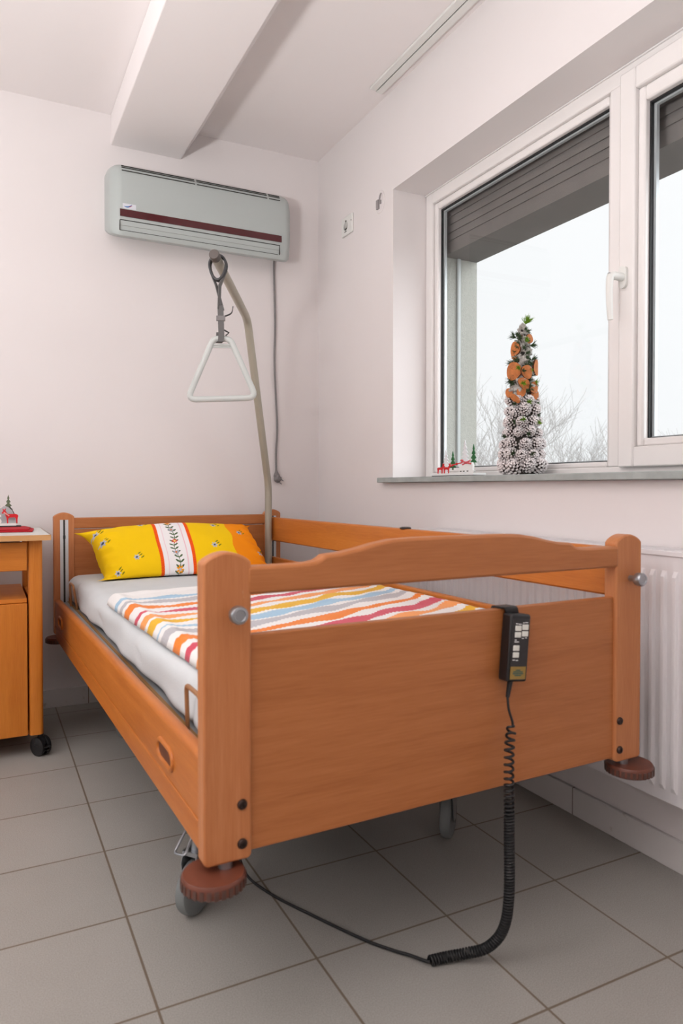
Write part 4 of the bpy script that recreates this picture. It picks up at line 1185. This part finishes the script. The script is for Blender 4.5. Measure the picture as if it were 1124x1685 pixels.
# needle sprigs
M_ndl = mat('needle_dark', lin(62, 84, 52), .8); M_ndb = mat('needle_bright', lin(110, 150, 24), .75)
def sprig(u, z, dpt, d, L_, n_, m, seed):
    r_ = random.Random(seed); b = MB(); o_ = CR*u+CAMD*dpt+Vector((0, 0, z)); D = (CR*d[0]+CAMD*d[1]+Vector((0, 0, d[2]))).normalized()
    b.tube([o_-D*.01, o_+D*L_*.45], .0011, 5)
    for k in range(n_):
        q = Vector((r_.gauss(0, 1), r_.gauss(0, 1), r_.gauss(0, 1))).normalized()
        e = (D*1.1+q*.9).normalized()*L_*r_.uniform(.65, 1.05)
        s = o_+D*L_*.4*r_.random()
        b.tube([s, s+e*.6, s+e], [.0011, .0009, .0002], 4, cap=False)
    b.build('needle_sprig', m, pt)
SP = [(.010, .524, .0, (.35, .2, 1), .030, 70, M_ndb), (-.022, .474, .012, (-1, .2, .5), .026, 30, M_ndl), (.012, .468, .026, (.2, 1, -.2), .018, 34, M_ndb),
      (.026, .448, .012, (1, .2, .3), .024, 28, M_ndl), (-.012, .398, .022, (-.6, .6, -.1), .026, 34, M_ndl), (-.026, .392, .006, (-1, 0, -.2), .028, 26, M_ndl),
      (.030, .400, .0, (1, .1, .4), .024, 24, M_ndl), (-.012, .362, .052, (-.2, 1, .2), .016, 34, M_ndb), (.004, .352, .060, (0, 1, 0), .016, 30, M_ndl),
      (.024, .358, .034, (.5, .6, .1), .015, 26, M_ndb), (-.030, .325, .022, (-1, .3, -.1), .026, 30, M_ndl), (.004, .310, .058, (.1, 1, .0), .017, 34, M_ndb),
      (.036, .318, .024, (.8, .3, .1), .020, 28, M_ndb), (-.022, .240, .050, (-.4, 1, .1), .018, 28, M_ndl), (.022, .248, .056, (.3, 1, .1), .016, 30, M_ndb),
      (.004, .188, .064, (0, 1, .1), .015, 30, M_ndb), (-.024, .178, .062, (-.2, 1, 0), .017, 26, M_ndl), (.050, .178, .044, (.6, .8, .1), .018, 36, M_ndb),
      (.020, .138, .066, (.2, 1, 0), .016, 26, M_ndl), (-.054, .130, .04, (-.8, .5, .1), .018, 26, M_ndl), (-.028, .072, .072, (-.2, 1, 0), .018, 26, M_ndl),
      (.032, .070, .074, (.2, 1, .1), .018, 26, M_ndl), (.046, .245, .02, (1, .2, 0), .016, 20, M_ndl), (.048, .210, .02, (1, .2, 0), .016, 20, M_ndl)]
for k in range(26):
    z_ = .285+.0088*k; a_ = rng.uniform(-1.3, 1.3); q_ = .036*(1-(z_-.28)/.32)
    SP.append((math.sin(a_)*q_, z_, math.cos(a_)*q_*1.1+.006, (math.sin(a_), math.cos(a_), rng.uniform(-.3, .5)), .017, 20, M_ndl))
for k, s in enumerate(SP): sprig(*s, seed=k)

# ================================================================== BARE TREES OUTSIDE
M_hazebark = mat('hazed_bark', lin(206, 203, 202), .95)  # pale bark: haze and overexposure are put into its colour
def bare_tree(x, y, h, seed, label):
    r_ = random.Random(seed); b = MB(); base = Vector((x, y, -3.3))
    def grow(p, d, L_, r0, depth):
        pts = [p]; q = p.copy(); dd = d.copy()
        for k in range(4):
            dd = (dd+Vector((r_.uniform(-.16, .16), r_.uniform(-.16, .16), r_.uniform(-.05, .12)))).normalized(); q = q+dd*L_/4; pts.append(q.copy())
        b.tube(pts, [r0*(1-.13*k) for k in range(5)], 5 if depth > 2 else 4, cap=False)
        if depth == 0: return
        for k in range(4 if depth > 1 else 5):
            i = r_.choice((2, 3, 4)) if k else 4
            a = Vector((r_.uniform(-1, 1), r_.uniform(-1, 1), r_.uniform(.1, .7))).normalized()
            grow(pts[i], (dd*.75+a*.75).normalized(), L_*r_.uniform(.6, .8), max(.006, r0*.55), depth-1)
    grow(base, Vector((0, 0, 1)), h*.42, h*.013, 5)
    tag(b.build('bare_tree', M_hazebark), label, 'tree', 'bare trees beyond the window')
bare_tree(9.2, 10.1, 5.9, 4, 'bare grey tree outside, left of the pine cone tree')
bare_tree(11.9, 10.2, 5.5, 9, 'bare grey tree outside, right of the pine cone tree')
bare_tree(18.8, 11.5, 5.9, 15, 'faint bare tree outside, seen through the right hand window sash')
